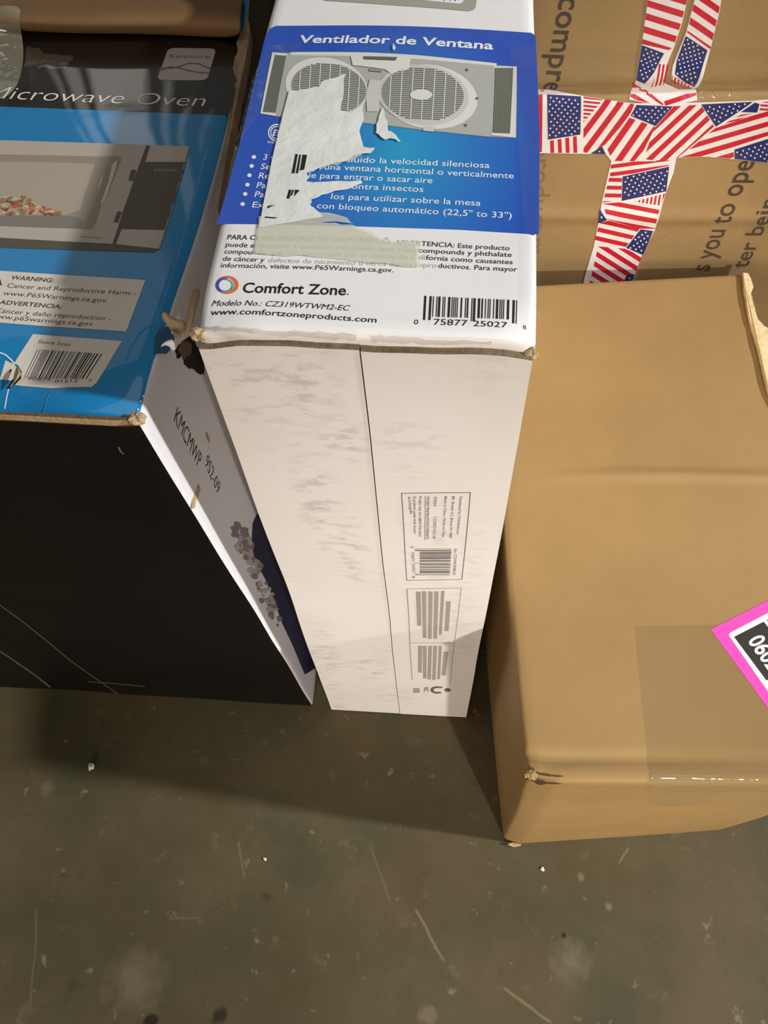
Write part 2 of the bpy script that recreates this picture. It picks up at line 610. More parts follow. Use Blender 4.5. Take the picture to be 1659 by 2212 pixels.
def floor_material():
    m = bpy.data.materials.new('stained_concrete')
    m.use_nodes = True
    nt = m.node_tree
    N, Lk = nt.nodes, nt.links
    b = N['Principled BSDF']
    tc = N.new('ShaderNodeTexCoord')
    def tex(scale, detail=8, rough=0.6, loc=(0, 0, 0)):
        mp = N.new('ShaderNodeMapping')
        mp.inputs['Location'].default_value = loc
        Lk.new(tc.outputs['Object'], mp.inputs['Vector'])
        n = N.new('ShaderNodeTexNoise')
        n.inputs['Scale'].default_value = scale
        n.inputs['Detail'].default_value = detail
        n.inputs['Roughness'].default_value = rough
        Lk.new(mp.outputs[0], n.inputs['Vector'])
        return n.outputs['Fac']
    def ramp(sock, a, bb):
        r = N.new('ShaderNodeMapRange')
        r.inputs[1].default_value = a
        r.inputs[2].default_value = bb
        Lk.new(sock, r.inputs[0])
        return r.outputs[0]
    def mix(f, c1, c2):
        x = N.new('ShaderNodeMix')
        x.data_type = 'RGBA'
        if isinstance(f, float):
            x.inputs[0].default_value = f
        else:
            Lk.new(f, x.inputs[0])
        for i, c in ((6, c1), (7, c2)):
            if isinstance(c, tuple):
                x.inputs[i].default_value = c
            else:
                Lk.new(c, x.inputs[i])
        return x.outputs[2]
    base = mix(ramp(tex(5), 0.35, 0.65), lin((80, 70, 46)), lin((97, 86, 62)))
    base = mix(ramp(tex(9, loc=(3, 1, 0)), 0.45, 0.7), base, lin((74, 73, 51)))
    # pale specks and scuffs
    sp = ramp(tex(55, 3, 0.6, (1, 5, 0)), 0.65, 0.80)
    base = mix(sp, base, lin((146, 132, 106)))
    sp2 = ramp(tex(22, 5, 0.7, (7, 2, 0)), 0.60, 0.85)
    base = mix(sp2, base, lin((126, 114, 90)))
    dk = ramp(tex(30, 5, 0.7, (2, 8, 0)), 0.62, 0.75)
    base = mix(dk, base, lin((74, 62, 42)))
    def spot(px, py, r, col, soft=0.6, amount=0.8):
        nonlocal base
        c = unz(px, py)
        vm = N.new('ShaderNodeVectorMath'); vm.operation = 'DISTANCE'
        wob = N.new('ShaderNodeTexNoise'); wob.inputs['Scale'].default_value = 70; wob.inputs['Detail'].default_value = 5
        Lk.new(tc.outputs['Object'], wob.inputs['Vector'])
        ws = N.new('ShaderNodeVectorMath'); ws.operation = 'SCALE'; ws.inputs['Scale'].default_value = r*1.3
        Lk.new(wob.outputs['Color'], ws.inputs[0])
        wa = N.new('ShaderNodeVectorMath'); wa.operation = 'ADD'
        Lk.new(tc.outputs['Object'], wa.inputs[0]); Lk.new(ws.outputs[0], wa.inputs[1])
        Lk.new(wa.outputs[0], vm.inputs[0])
        vm.inputs[1].default_value = (c[0]+r*0.65, c[1]+r*0.65, 0.65*r)
        r1 = N.new('ShaderNodeMapRange')
        r1.inputs[1].default_value = r
        r1.inputs[2].default_value = r*(1-soft)
        r1.inputs[3].default_value = 0
        r1.inputs[4].default_value = amount
        Lk.new(vm.outputs['Value'], r1.inputs[0])
        base = mix(r1.outputs[0], base, lin(col))
    spot(295, 2120, 0.036, (132, 120, 98), 0.75, 0.42)
    spot(1235, 2075, 0.024, (134, 122, 98), 0.75, 0.42)
    spot(925, 2195, 0.012, (130, 116, 96), 0.5, 0.6)
    spot(1315, 1958, 0.005, (140, 130, 106), 0.7, 0.5)
    spot(1255, 1895, 0.005, (140, 130, 106), 0.7, 0.5)
    spot(325, 2207, 0.009, (34, 28, 20), 0.5, 0.9)
    spot(475, 2196, 0.009, (40, 34, 24), 0.5, 0.8)
    spot(1217, 2020, 0.003, (40, 34, 24), 0.5, 0.9)
    spot(575, 1938, 0.006, (70, 58, 34), 0.5, 0.7)
    def scratch(p, q, w, col, amount):
        nonlocal base
        a, c = unz(*p), unz(*q)
        d = c-a
        L = float(np.linalg.norm(d)); e = d/L
        # rotate into the scratch's own frame: x along, y across
        cr = N.new('ShaderNodeVectorMath'); cr.operation = 'SUBTRACT'
        Lk.new(tc.outputs['Object'], cr.inputs[0]); cr.inputs[1].default_value = tuple(a)
        dx = N.new('ShaderNodeVectorMath'); dx.operation = 'DOT_PRODUCT'; Lk.new(cr.outputs[0], dx.inputs[0]); dx.inputs[1].default_value = tuple(e)
        dy = N.new('ShaderNodeVectorMath'); dy.operation = 'DOT_PRODUCT'; Lk.new(cr.outputs[0], dy.inputs[0]); dy.inputs[1].default_value = (-e[1], e[0], 0)
        wn = N.new('ShaderNodeTexNoise'); wn.inputs['Scale'].default_value = 30; Lk.new(tc.outputs['Object'], wn.inputs['Vector'])
        wm = N.new('ShaderNodeMath'); wm.operation = 'MULTIPLY_ADD'; Lk.new(wn.outputs['Fac'], wm.inputs[0]); wm.inputs[1].default_value = w*3; wm.inputs[2].default_value = -w*1.5
        ad = N.new('ShaderNodeMath'); ad.operation = 'ADD'; Lk.new(dy.outputs['Value'], ad.inputs[0]); Lk.new(wm.outputs[0], ad.inputs[1])
        ab = N.new('ShaderNodeMath'); ab.operation = 'ABSOLUTE'; Lk.new(ad.outputs[0], ab.inputs[0])
        m1 = N.new('ShaderNodeMapRange'); Lk.new(ab.outputs[0], m1.inputs[0]); m1.inputs[1].default_value = w; m1.inputs[2].default_value = w*0.2; m1.inputs[4].default_value = amount
        hx = N.new('ShaderNodeMath'); hx.operation = 'SUBTRACT'; Lk.new(dx.outputs['Value'], hx.inputs[0]); hx.inputs[1].default_value = L/2
        hb = N.new('ShaderNodeMath'); hb.operation = 'ABSOLUTE'; Lk.new(hx.outputs[0], hb.inputs[0])
        m2 = N.new('ShaderNodeMapRange'); Lk.new(hb.outputs[0], m2.inputs[0]); m2.inputs[1].default_value = L/2; m2.inputs[2].default_value = L/2*0.85
        mm = N.new('ShaderNodeMath'); mm.operation = 'MULTIPLY'; Lk.new(m1.outputs[0], mm.inputs[0]); Lk.new(m2.outputs[0], mm.inputs[1])
        base = mix(mm.outputs[0], base, lin(col))
    scratch((895, 1960), (962, 2080), 0.0018, (140, 128, 102), 0.55)
    scratch((1085, 2130), (1195, 2212), 0.002, (142, 126, 94), 0.6)
    scratch((515, 1815), (528, 1900), 0.002, (124, 112, 88), 0.5)
    scratch((80, 1960), (66, 2190), 0.0018, (120, 104, 76), 0.45)
    scratch((800, 1830), (845, 1950), 0.0014, (124, 112, 88), 0.4)
    scratch((380, 1985), (440, 1982), 0.0012, (120, 110, 86), 0.4)
    scratch((1335, 1865), (1360, 1830), 0.0015, (140, 128, 102), 0.5)
    Lk.new(base, b.inputs['Base Color'])
    b.inputs['Roughness'].default_value = 0.55
    b.inputs['Specular IOR Level'].default_value = 0.18
    bp = N.new('ShaderNodeBump')
    bp.inputs['Strength'].default_value = 0.25
    bp.inputs['Distance'].default_value = 0.002
    Lk.new(tex(40, 6, 0.6, (4, 4, 0)), bp.inputs['Height'])
    Lk.new(bp.outputs[0], b.inputs['Normal'])
    return m

def white_front_material(name='scuffed_white_board', amount=0.27):
    """glossy white printed board with grey scuffs in short vertical runs"""
    m = bpy.data.materials.new(name)
    m.use_nodes = True
    nt = m.node_tree
    N, Lk = nt.nodes, nt.links
    b = N['Principled BSDF']
    tc = N.new('ShaderNodeTexCoord')
    def tex(scale, sc3, detail=5, loc=(0, 0, 0)):
        mp = N.new('ShaderNodeMapping')
        mp.inputs['Scale'].default_value = sc3
        mp.inputs['Location'].default_value = loc
        Lk.new(tc.outputs['Object'], mp.inputs['Vector'])
        n = N.new('ShaderNodeTexNoise')
        n.inputs['Scale'].default_value = scale
        n.inputs['Detail'].default_value = detail
        n.inputs['Roughness'].default_value = 0.65
        Lk.new(mp.outputs[0], n.inputs['Vector'])
        return n.outputs['Fac']
    def rng(s, a, bb, hi=1.0):
        r = N.new('ShaderNodeMapRange')
        r.inputs[1].default_value = a; r.inputs[2].default_value = bb; r.inputs[4].default_value = hi
        Lk.new(s, r.inputs[0])
        return r.outputs[0]
    def mul(a, c):
        x = N.new('ShaderNodeMath'); x.operation = 'MULTIPLY'
        Lk.new(a, x.inputs[0]); Lk.new(c, x.inputs[1])
        return x.outputs[0]
    def blob(px, py, ru, rv):
        c = unz(px, py, 0.0)
        d = ray(px, py)
        q = CAM + d*(0.2202/d[1])
        mp = N.new('ShaderNodeMapping')
        mp.vector_type = 'POINT'
        mp.inputs['Scale'].default_value = (1/ru, 0, 1/rv)
        mp.inputs['Location'].default_value = (-(q[0]+0.045)/ru, 0, -q[2]/rv)
        Lk.new(tc.outputs['Object'], mp.inputs['Vector'])
        ln = N.new('ShaderNodeVectorMath'); ln.operation = 'LENGTH'
        Lk.new(mp.outputs[0], ln.inputs[0])
        return rng(ln.outputs['Value'], 1.0, 0.3, amount*1.1)
    def mx_(a, c):
        x = N.new('ShaderNodeMath'); x.operation = 'MAXIMUM'
        Lk.new(a, x.inputs[0]); Lk.new(c, x.inputs[1])
        return x.outputs[0]
    fine = rng(tex(80, (0.75, 1, 1.7), 6), 0.49, 0.60)
    zone = rng(tex(9, (1.6, 1, 0.35), 3, (0.3, 0, 0.1)), 0.50, 0.64, amount)
    for bb in ((655, 820, 0.022, 0.05), (690, 1090, 0.018, 0.10), (760, 1200, 0.016, 0.09), (800, 1440, 0.022, 0.06), (880, 950, 0.024, 0.02), (740, 950, 0.02, 0.03), (940, 1190, 0.03, 0.05), (860, 1500, 0.03, 0.05)):
        zone = mx_(zone, blob(*bb))
    x = N.new('ShaderNodeMix'); x.data_type = 'RGBA'
    x.inputs[6].default_value = lin((236, 229, 225)); x.inputs[7].default_value = lin((120, 112, 100))
    Lk.new(mul(fine, zone), x.inputs[0])
    y = N.new('ShaderNodeMix'); y.data_type = 'RGBA'
    Lk.new(rng(tex(5, (1, 1, 0.5), 4, (5, 2, 1)), 0.45, 0.75, 0.25), y.inputs[0])
    Lk.new(x.outputs[2], y.inputs[6]); y.inputs[7].default_value = lin((196, 184, 160))
    Lk.new(y.outputs[2], b.inputs['Base Color'])
    b.inputs['Roughness'].default_value = 0.42
    b.inputs['Specular IOR Level'].default_value = 0.35
    return m

def blue_panel_material(W):
    """printed blue panel fading to cyan in its lower middle (a printed gradient, in the print's own UV)"""
    m = bpy.data.materials.new('blue_gradient_print')
    m.use_nodes = True
    nt = m.node_tree
    N, Lk = nt.nodes, nt.links
    b = N['Principled BSDF']
    uv = N.new('ShaderNodeUVMap')
    mp = N.new('ShaderNodeMapping')
    mp.vector_type = 'POINT'
    mp.inputs['Location'].default_value = (-0.56*W*14.5, -0.118*9.5, 0)
    mp.inputs['Scale'].default_value = (14.5, 9.5, 1)
    Lk.new(uv.outputs[0], mp.inputs['Vector'])
    ln = N.new('ShaderNodeVectorMath'); ln.operation = 'LENGTH'
    Lk.new(mp.outputs[0], ln.inputs[0])
    cr = N.new('ShaderNodeValToRGB')
    cr.color_ramp.elements[0].position = 0.0
    cr.color_ramp.elements[0].color = lin((40, 160, 206))
    cr.color_ramp.elements[1].position = 1.0
    cr.color_ramp.elements[1].color = lin((38, 84, 186))
    e = cr.color_ramp.elements.new(0.5)
    e.color = lin((44, 122, 198))
    Lk.new(ln.outputs['Value'], cr.inputs[0])
    Lk.new(cr.outputs[0], b.inputs['Base Color'])
    b.inputs['Roughness'].default_value = 0.35
    b.inputs['Coat Weight'].default_value = 0.4
    b.inputs['Coat Roughness'].default_value = 0.15
    return m

# ------------------------------------------------------------------ floor
g = 2.4
nf = 24
fv = [(-g+2*g*i/nf, -g+2*g*j/nf, 0) for j in range(nf+1) for i in range(nf+1)]
ff = [[j*(nf+1)+i, j*(nf+1)+i+1, (j+1)*(nf+1)+i+1, (j+1)*(nf+1)+i] for j in range(nf) for i in range(nf)]
floor = link_mesh('floor', fv, ff, floor_material())
floor['kind'] = 'structure'
floor['label'] = 'stained grey green concrete warehouse floor'

# ------------------------------------------------------------------ tall white fan carton
M_WHITE_TOP = mat('white_top_board', (240, 237, 234), rough=0.38, spec=0.4, bump=(50, 0.12), vary=(10, 0.04))
M_WHITE_FRONT = white_front_material()
M_WHITE_CLEAN = white_front_material('scuffed_white_board_clean', 0.16)
FH = 0.651
def fan_disp(a, b, c, P):
    q = 0.0012*nz(P, 9, 2.0)
    d = np.array([0.0012*nz(P, 7, 5.0), q, 0.0010*nz(P, 11, 8.0)])
    d[0] += -0.0012*math.sin(math.pi*min(max(b, 0), 1))*(1-a)*c
    d[2] += 0.0015*math.sin(math.pi*min(max(a, 0), 1))*c*math.sin(math.pi*min(max(b, 0), 1))
    # worn front corners sink a little
    if c > 0.5:
        d[2] -= 0.004*math.exp(-(((a-0)/0.10)**2+((b-0)/0.05)**2))+0.003*math.exp(-(((a-1)/0.06)**2+(b/0.04)**2))
    return d
ftl, ftr, fbl, fbr = unz(413, 722, FH), unz(1163, 752, FH), unz(714, 1534), unz(1009, 1549)
SET = np.array([0, 0.0035, 0])
fan_box = HexBox({(0, 0, 1): ftl+SET, (1, 0, 1): ftr+SET, (0, 1, 1): (-0.1180, 0.580, FH), (1, 1, 1): (0.0308, 0.580, FH),
                  (0, 0, 0): fbl+SET, (1, 0, 0): fbr+SET, (0, 1, 0): (-0.1215, 0.580, 0), (1, 1, 0): (0.0300, 0.580, 0)},
                 (0.150, 0.360, FH), fan_disp, rad=0.004)
fan = empty('window_fan_box', (-0.045, 0.36, 0), 'tall narrow white carton with a blue panel and two-fan picture on top', 'box')
fan_body = fan_box.body('box_body', fan, [M_WHITE_TOP, M_WHITE_FRONT], {'front': 1, 'left': 1, 'right': 1}, n=(36, 70, 60))
FT, FF = Face(fan_box, 'top'), Face(fan_box, 'front')

# front flaps: two boards that meet in the middle, kraft showing on their cut edges
def flap_edge(u, v, s, t):
    return u, v - (0.0012*math.sin(s*9)+0.0008*math.sin(s*23) if t > 0.99 else 0)
xs_top = FF.inv(780, 745)[0]
xs_bot = FF.inv(865, 1540)[0]
def seam_u(v):
    return xs_bot + (xs_top-xs_bot)*(v/FH)
def left_edge(u, v, s, t):
    u1 = seam_u(v)-0.0005
    return 0.0008 + (u1-0.0008)*s, v-(0.0003*math.sin(s*7+1)+0.0002*math.sin(s*19)+0.0006*s if t > 0.99 else 0)
def right_edge(u, v, s, t):
    u0 = seam_u(v)+0.0001
    return u0 + (0.1490-u0)*s, v-(0.0003*math.sin(s*6)+0.0002*math.sin(s*17) if t > 0.99 else 0)
slab(FF, 'left_flap', fan, [M_WHITE_FRONT, M_KRAFT_DARK], 0, 1, 0.001, FH-0.0055, 0.0034, 12, 120, edge=left_edge)
slab(FF, 'right_flap', fan, [M_WHITE_CLEAN, M_KRAFT_DARK], 0, 1, 0.001, FH-0.0068, 0.0037, 12, 120, edge=right_edge)
FLAPZ = 0.00378

# blue printed panel on the top
c3 = lambda x, y: (480+x*0.434, y*0.434)
p = Print(FT)
bl = blue_panel_material(0.150)
outline = [(478, 490), (472, 478), (474, 460)]
def arc(cx, cy, r, a0, a1, n=6):
    return [(cx+r*math.cos(math.radians(a0+(a1-a0)*i/n)), cy+r*math.sin(math.radians(a0+(a1-a0)*i/n))) for i in range(n+1)]
p.px([(466, 484), (474, 468), (521, 300), (573, 80), (582, 63), (596, 56), (850, 56), (1148, 71), (1157, 78), (1166, 300), (1164, 507), (1000, 497), (700, 487)], bl)
p.build('blue_panel', fan, grid=0.005, uvs=True, label='blue printed panel with cyan centre')

# title and bullet lettering
p = Print(FT, base=3)
p.text('Ventilador de Ventana', c3(378, 215), c3(1348, 248), c3(372, 176), M_WHITEINK, bold=0.022)
p.build('title_lettering', fan, grid=0.005)
p = Print(FT, base=3)
for (dx, dy) in ((158, 783), (147, 828), (136, 874), (126, 921), (115, 967), (102, 1017)):
    p.ellipse(c3(dx, dy), 4.8, 4.2, M_WHITEINK, n=14)
def tl(s, a, b, h=30, **k):
    p.text(s, c3(*a), c3(*b), c3(a[0]+2, a[1]-h), M_WHITEINK, bold=0.004, **k)
tl('3 v', (203, 797), (258, 798))
tl('incluido la velocidad silenciosa', (570, 806), (1330, 838))
tl('Se', (190, 843), (236, 845))
tl('una ventana horizontal o verticalmente', (508, 845), (1450, 890))
tl('Re', (180, 889), (232, 891))
tl('ble para entrar o sacar aire', (400, 886), (1045, 914))
tl('Pa', (170, 937), (216, 939))
tl('contra insectos', (615, 940), (1000, 957))
tl('Pa', (160, 982), (207, 984))
tl('los para utilizar sobre la mesa', (540, 992), (1285, 1026))
tl('Ex', (148, 1033), (206, 1036))
tl('con bloqueo automático (22,5" to 33")', (470, 1038), (1440, 1088))
p.build('bullet_lettering', fan, grid=0.005)
p = Print(FT, base=3)
p.ellipse(c3(272, 662), 19, 19, M_WHITEINK, inner=0.86, n=36)
p.ellipse(c3(272, 662), 14.2, 14.2, M_WHITEINK, inner=0.86, n=36)
p.text('ETL', c3(250, 676), c3(296, 678), c3(250, 646), M_WHITEINK, bold=0.03)
p.text('Intertek', c3(226, 714), c3(318, 720), c3(228, 700), M_WHITEINK)
p.build('safety_mark', fan, grid=0.005)

# printed picture of the twin window fan
M_F1 = mat('picture_pale_grey', (206, 204, 196), rough=0.4)
M_F2 = mat('picture_warm_white', (226, 224, 214), rough=0.4)
M_F3 = mat('picture_dark_slats', (98, 102, 92), rough=0.45)
M_F4 = mat('picture_mid_grey', (150, 150, 140), rough=0.45)
M_F5 = mat('picture_louvre_green_grey', (122, 128, 112), rough=0.45)
M_F6 = mat('picture_shade_grey', (180, 180, 170), rough=0.45)
p = Print(FT, base=3)
P3 = lambda *pts: [c3(*q) for q in pts]
p.px(P3((252, 264), (480, 270), (1465, 334), (1462, 688), (1335, 684), (1000, 650), (700, 615), (268, 582), (190, 566)), M_F4, 0)
p.px(P3((318, 266), (480, 262), (720, 268), (940, 275), (1366, 320), (1338, 684), (1000, 648), (700, 612), (264, 580)), M_F6, 1)
p.px(P3((340, 262), (720, 264), (980, 278), (1366, 318), (1364, 332), (960, 296), (700, 284), (340, 278)), M_F2, 2)
p.px(P3((250, 262), (324, 268), (322, 282), (262, 276), (202, 560), (268, 566), (264, 580), (190, 568)), M_F2, 2)
p.px(P3((262, 276), (320, 280), (266, 560), (203, 556)), M_F5, 2)
for k in range(9):
    s = (k+0.5)/9
    p.line([c3(262+58*s, 277+4*s), c3(203+63*s, 556+4*s)], 0.00025, M_F3, 3)
p.px(P3((1352, 332), (1466, 334), (1462, 688), (1340, 676)), M_F2, 2)
p.px(P3((1356, 342), (1448, 342), (1432, 668), (1344, 664)), M_F5, 3)
for k in range(10):
    s = (k+0.5)/10
    p.line([c3(1356+92*s, 342), c3(1344+88*s, 664+4*s)], 0.00025, M_F3, 4)
# rings
def grille(cx, cy, rx, ry, tilt, layer):
    def e(a, k=1.0):
        x, y = rx*k*math.cos(a), ry*k*math.sin(a)
        return c3(cx+x, cy+y+x*tilt)
    p.px([e(2*math.pi*i/48) for i in range(48)], M_F1, layer)
    n = 26
    for k in range(n):
        y0 = -ry*0.96+2*ry*0.96*k/n
        y1 = y0+2*ry*0.96/n*0.56
        h = rx*0.98*math.sqrt(max(0, 1-((y0+y1)/2/ry)**2))
        p.px([c3(cx-h, cy+y0-h*tilt), c3(cx+h, cy+y0+h*tilt), c3(cx+h, cy+y1+h*tilt), c3(cx-h, cy+y1-h*tilt)], M_F3, layer+1)
    for k in range(7):
        x = -rx*0.78+rx*1.56*k/6
        h = ry*0.97*math.sqrt(1-(x/rx)**2)
        p.line([c3(cx+x+h*0.06, cy-h+x*tilt), c3(cx+x-h*0.06, cy+h+x*tilt)], 0.0005, M_F2, layer+2)
def oval(cx, cy, rx, ry, tilt, m, layer):
    p.px([c3(cx+rx*math.cos(2*math.pi*i/48), cy+ry*math.sin(2*math.pi*i/48)+rx*math.cos(2*math.pi*i/48)*tilt) for i in range(48)], m, layer)
oval(520, 440, 205, 150, 0.10, M_F2, 3)
oval(1030, 485, 240, 160, 0.08, M_F2, 3)
oval(1000, 476, 226, 150, 0.08, M_F1, 4)
grille(533, 444, 188, 124, 0.08, 5)
grille(998, 474, 208, 134, 0.05, 5)
oval(990, 478, 55, 26, 0.0, M_F2, 8)
# handle and middle bridge
p.px(P3((640, 285), (940, 290), (930, 350), (840, 372), (810, 350), (700, 335), (650, 330)), M_F2, 6)
p.px(P3((700, 286), (872, 290), (862, 308), (704, 302)), M_F3, 7)
p.px(P3((735, 345), (800, 350), (798, 364), (733, 359)), M_F4, 7)
p.px(P3((735, 400), (790, 405), (780, 560), (722, 560), (715, 480)), M_F1, 6)
p.px(P3((1003, 630), (1060, 636), (1050, 660), (1000, 655)), M_F1, 4)
for (x, y) in ((1218, 352), (1268, 494), (1212, 628)):
    p.ellipse(c3(x, y), 3, 3, M_F3, 5, n=10)
p.build('fan_picture', fan, grid=0.005, label='printed picture of a white twin window fan')

# torn remains of a paper sticker
M_STICK = mat('torn_sticker_paper', (228, 230, 222), rough=0.7, bump=(90, 0.5), vary=(28, 0.06))
M_GLUE = clear_mat('sticker_glue_residue', (226, 224, 200), 0.62, rough=0.3, gloss=0.03, bump=(60, 0.4))
p = Print(FT, base=13)
def rag(pts, amp=2.0, n=4, seed=3):
    rnd = random.Random(seed)
    out = []
    for a, b in zip(pts, pts[1:]+pts[:1]):
        for i in range(n):
            t = i/n
            k = amp if i else 0
            out.append((a[0]+(b[0]-a[0])*t+rnd.uniform(-k, k), a[1]+(b[1]-a[1])*t+rnd.uniform(-k, k)))
    return out
right_side = [(335, 458), (400, 452), (480, 440), (505, 410), (560, 396), (618, 374), (606, 402), (602, 500), (590, 558), (640, 568), (702, 530), (706, 600), (684, 660),
              (704, 738), (760, 742), (740, 770), (664, 780), (630, 802), (548, 822), (470, 850), (420, 872), (432, 890), (420, 910), (520, 912), (690, 905), (700, 918),
              (620, 950), (560, 958), (495, 978), (445, 1000), (440, 1030), (480, 1060), (500, 1082), (470, 1098)]
left_side = [(186, 1140), (205, 1030), (250, 800), (300, 590)]
rs = []
rnd = random.Random(5)
for a, b in zip(right_side[:-1], right_side[1:]):
    for i in range(3):
        t = i/3
        k = 4 if i else 0
        rs.append((a[0]+(b[0]-a[0])*t+rnd.uniform(-k, k), a[1]+(b[1]-a[1])*t+rnd.uniform(-k, k)))
p.px([c3(*q) for q in rs+left_side], M_STICK)
p.px(rag([(827, 234), (835, 262), (838, 285), (850, 290), (866, 309), (845, 302), (832, 305), (812, 290), (813, 272)], 1.5), M_STICK)
p.px(rag([(849, 96), (854, 103), (853, 113), (848, 108)], 0.8), M_STICK)
stk = p.build('torn_sticker', fan, grid=0.005, label='torn white paper sticker remains')
p = Print(FT, base=15)
for (a, b, c, d) in (((366, 776), (378, 776), (362, 870), (347, 872)), ((386, 778), (394, 778), (380, 870), (368, 872)), ((402, 778), (424, 780), (410, 852), (388, 858)),
                     ((334, 952), (346, 953), (336, 998), (322, 996)), ((350, 954), (360, 954), (350, 980), (341, 985)), ((364, 952), (388, 956), (374, 970), (360, 986)),
                     ((228, 1034), (262, 1028), (232, 1044), (226, 1046)), ((216, 1086), (280, 1092), (262, 1096), (214, 1092))):
    p.px([c3(*a), c3(*b), c3(*c), c3(*d)], M_INK)
p.build('barcode_remains', stk, grid=0.005)
p = Print(FT, base=12)
p.px(rag([(560, 470), (700, 484), (760, 488), (835, 520), (905, 530), (908, 580), (720, 560), (552, 549)], 2.5, 5), M_GLUE)
p.px(rag([(672, 250), (770, 262), (776, 300), (782, 338), (742, 352), (690, 372), (690, 330)], 4, 4), M_GLUE)
p.px(rag([(640, 470), (700, 462), (740, 470), (765, 486), (640, 482)], 4, 3), M_GLUE)
p.build('glue_residue', fan, grid=0.005)
# glossy tape along the left and right edges of the top
p = Print(FT, base=16)
p.px([(478, 470), (502, 352), (548, 170), (578, 102), (655, 96), (640, 118), (590, 118), (560, 250), (525, 300), (500, 350)], M_TAPE2)
p.build('clear_tape', fan, grid=0.005)
p = Print(FT, base=16)
p.px([(1100, 110), (1160, 100), (1166, 300), (1166, 720), (1128, 715), (1130, 480), (1118, 300)], M_TAPE2)
p.build('clear_tape', fan, grid=0.005)

p = Print(FT, base=3)
M_WORN = clear_mat('rubbed_grey_wear', (150, 138, 118), 0.34, rough=0.4, gloss=0.01, bump=(60, 0.2))
for pts in ([(440, 706), (520, 708), (600, 716), (690, 716), (770, 724), (770, 736), (690, 732), (560, 722), (470, 716), (436, 716)],
            [(800, 726), (860, 728), (960, 736), (1060, 738), (1060, 745), (930, 745), (830, 740), (800, 738)]):
    p.px(rag(pts, 2.5, 5), M_WORN)
    p.build('worn_rim', fan, grid=0.005)
    p = Print(FT, base=3)
p.bm.free()

# consumer notice
c4 = lambda x, y: (380+x*0.4943, 460+y*0.4943)
p = Print(FT, base=2)
def nt4(s, a, b, h=21, m=M_INKSOFT, bold=0.006, **k):
    p.text(s, c4(*a), c4(*b), c4(a[0]+4, a[1]-h), m, bold=bold, **k)
M_NOTE = mat('notice_ink', (70, 66, 68), rough=0.5)
nt4('PARA C', (224, 116), (346, 118), m=M_NOTE, bold=0.014)
nt4('ONSUMIDORES DE CALIFORNIA', (352, 120), (888, 130), m=M_INKFADE, bold=0.014)
nt4('ADVER', (958, 138), (1072, 144), m=M_INKFADE, bold=0.014)
nt4('TENCIA: Este producto', (1072, 144), (1458, 164), m=M_NOTE)
nt4('puede e', (217, 148), (342, 152), m=M_NOTE)
nt4('xponerlo a químicos incluyendo lead y lead', (348, 152), (1062, 172), m=M_INKFADE)
nt4('compounds y phthalate', (1060, 173), (1468, 193), m=M_NOTE)
nt4('compou', (211, 178), (330, 182), m=M_NOTE)
nt4('nds, que son conocidos por el estado de Cali', (334, 182), (1090, 205), m=M_INKFADE)
nt4('fornia como causantes', (1092, 205), (1472, 225), m=M_NOTE)
nt4('de cáncer y', (204, 209), (386, 215), m=M_NOTE)
nt4('defectos de nacimiento u otros daños repro', (404, 216), (1140, 240), m=M_INKFADE)
nt4('ductivos. Para mayor', (1146, 240), (1492, 257), m=M_NOTE)
nt4('información, visite www.P65Warnings.ca.gov.', (196, 239), (950, 260), m=M_NOTE)
for a, b in ((c4(902, 130), c4(920, 108)), (c4(920, 108), c4(938, 132)), (c4(938, 132), c4(902, 130))):
    p.line([a, b], 0.0004, M_INKFADE)
p.build('notice_lettering', fan, grid=0.005)

# maker's ring mark, name and model lines
p = Print(FT, base=2)
M_OR, M_BL, M_TE, M_GRN = (mat('ring_orange', (236, 112, 48), rough=0.4), mat('ring_blue', (56, 82, 170), rough=0.4),
                           mat('ring_teal', (104, 182, 196), rough=0.4), mat('ring_green', (66, 160, 130), rough=0.4))
cxr, cyr = c4(224, 315)
p.ellipse((cxr, cyr), 25, 19.5, M_OR, a0=math.radians(-150), a1=math.radians(120), inner=0.80, off=(-3.2, 0), n=40)
p.ellipse((cxr-4, cyr+1), 21, 17, M_BL, a0=math.radians(95), a1=math.radians(280), inner=0.76, off=(2.2, 0), n=34)
p.ellipse((cxr-3.5, cyr+1), 18, 14.5, M_TE, a0=math.radians(-125), a1=math.radians(20), inner=0.82, off=(-1.2, 0), n=24)
p.ellipse((cxr-3.5, cyr+1), 18, 14.5, M_GRN, a0=math.radians(10), a1=math.radians(105), inner=0.80, off=(-1.2, 0), n=24)
p.build('ring_emblem', fan, grid=0.005)
p = Print(FT, base=2)
p.text('Comfort Zone', c4(290, 349), c4(742, 360), c4(292, 303), M_INK, bold=0.016)
p.ellipse(c4(752, 356), 1.6, 1.6, M_INK, n=10)
p.text('Modelo No.: CZ319WTWM2-EC', c4(156, 408), c4(760, 428), c4(162, 381), M_INK, shear=0.22)
p.text('www.comfortzoneproducts.com', c4(150, 448), c4(876, 480), c4(154, 420), M_INK, bold=0.006)
p.build('brand_lettering', fan, grid=0.005)
p = Print(FT, base=2)
p.bars([c4(1086, 363), c4(1500, 383), c4(1497, 486), c4(1080, 468)], 30, M_INK, seed=11, longs=((0, 0.09), (0.47, 0.53), (0.91, 1)))
p.text('0', c4(1040, 487), c4(1058, 488), c4(1042, 465), M_INK)
p.text('75877', c4(1126, 489), c4(1274, 494), c4(1128, 462), M_INK)
p.text('25027', c4(1300, 495), c4(1448, 503), c4(1302, 470), M_INK)
p.text('8', c4(1517, 509), c4(1532, 510), c4(1518, 490), M_INK)
p.build('barcode', fan, grid=0.005)
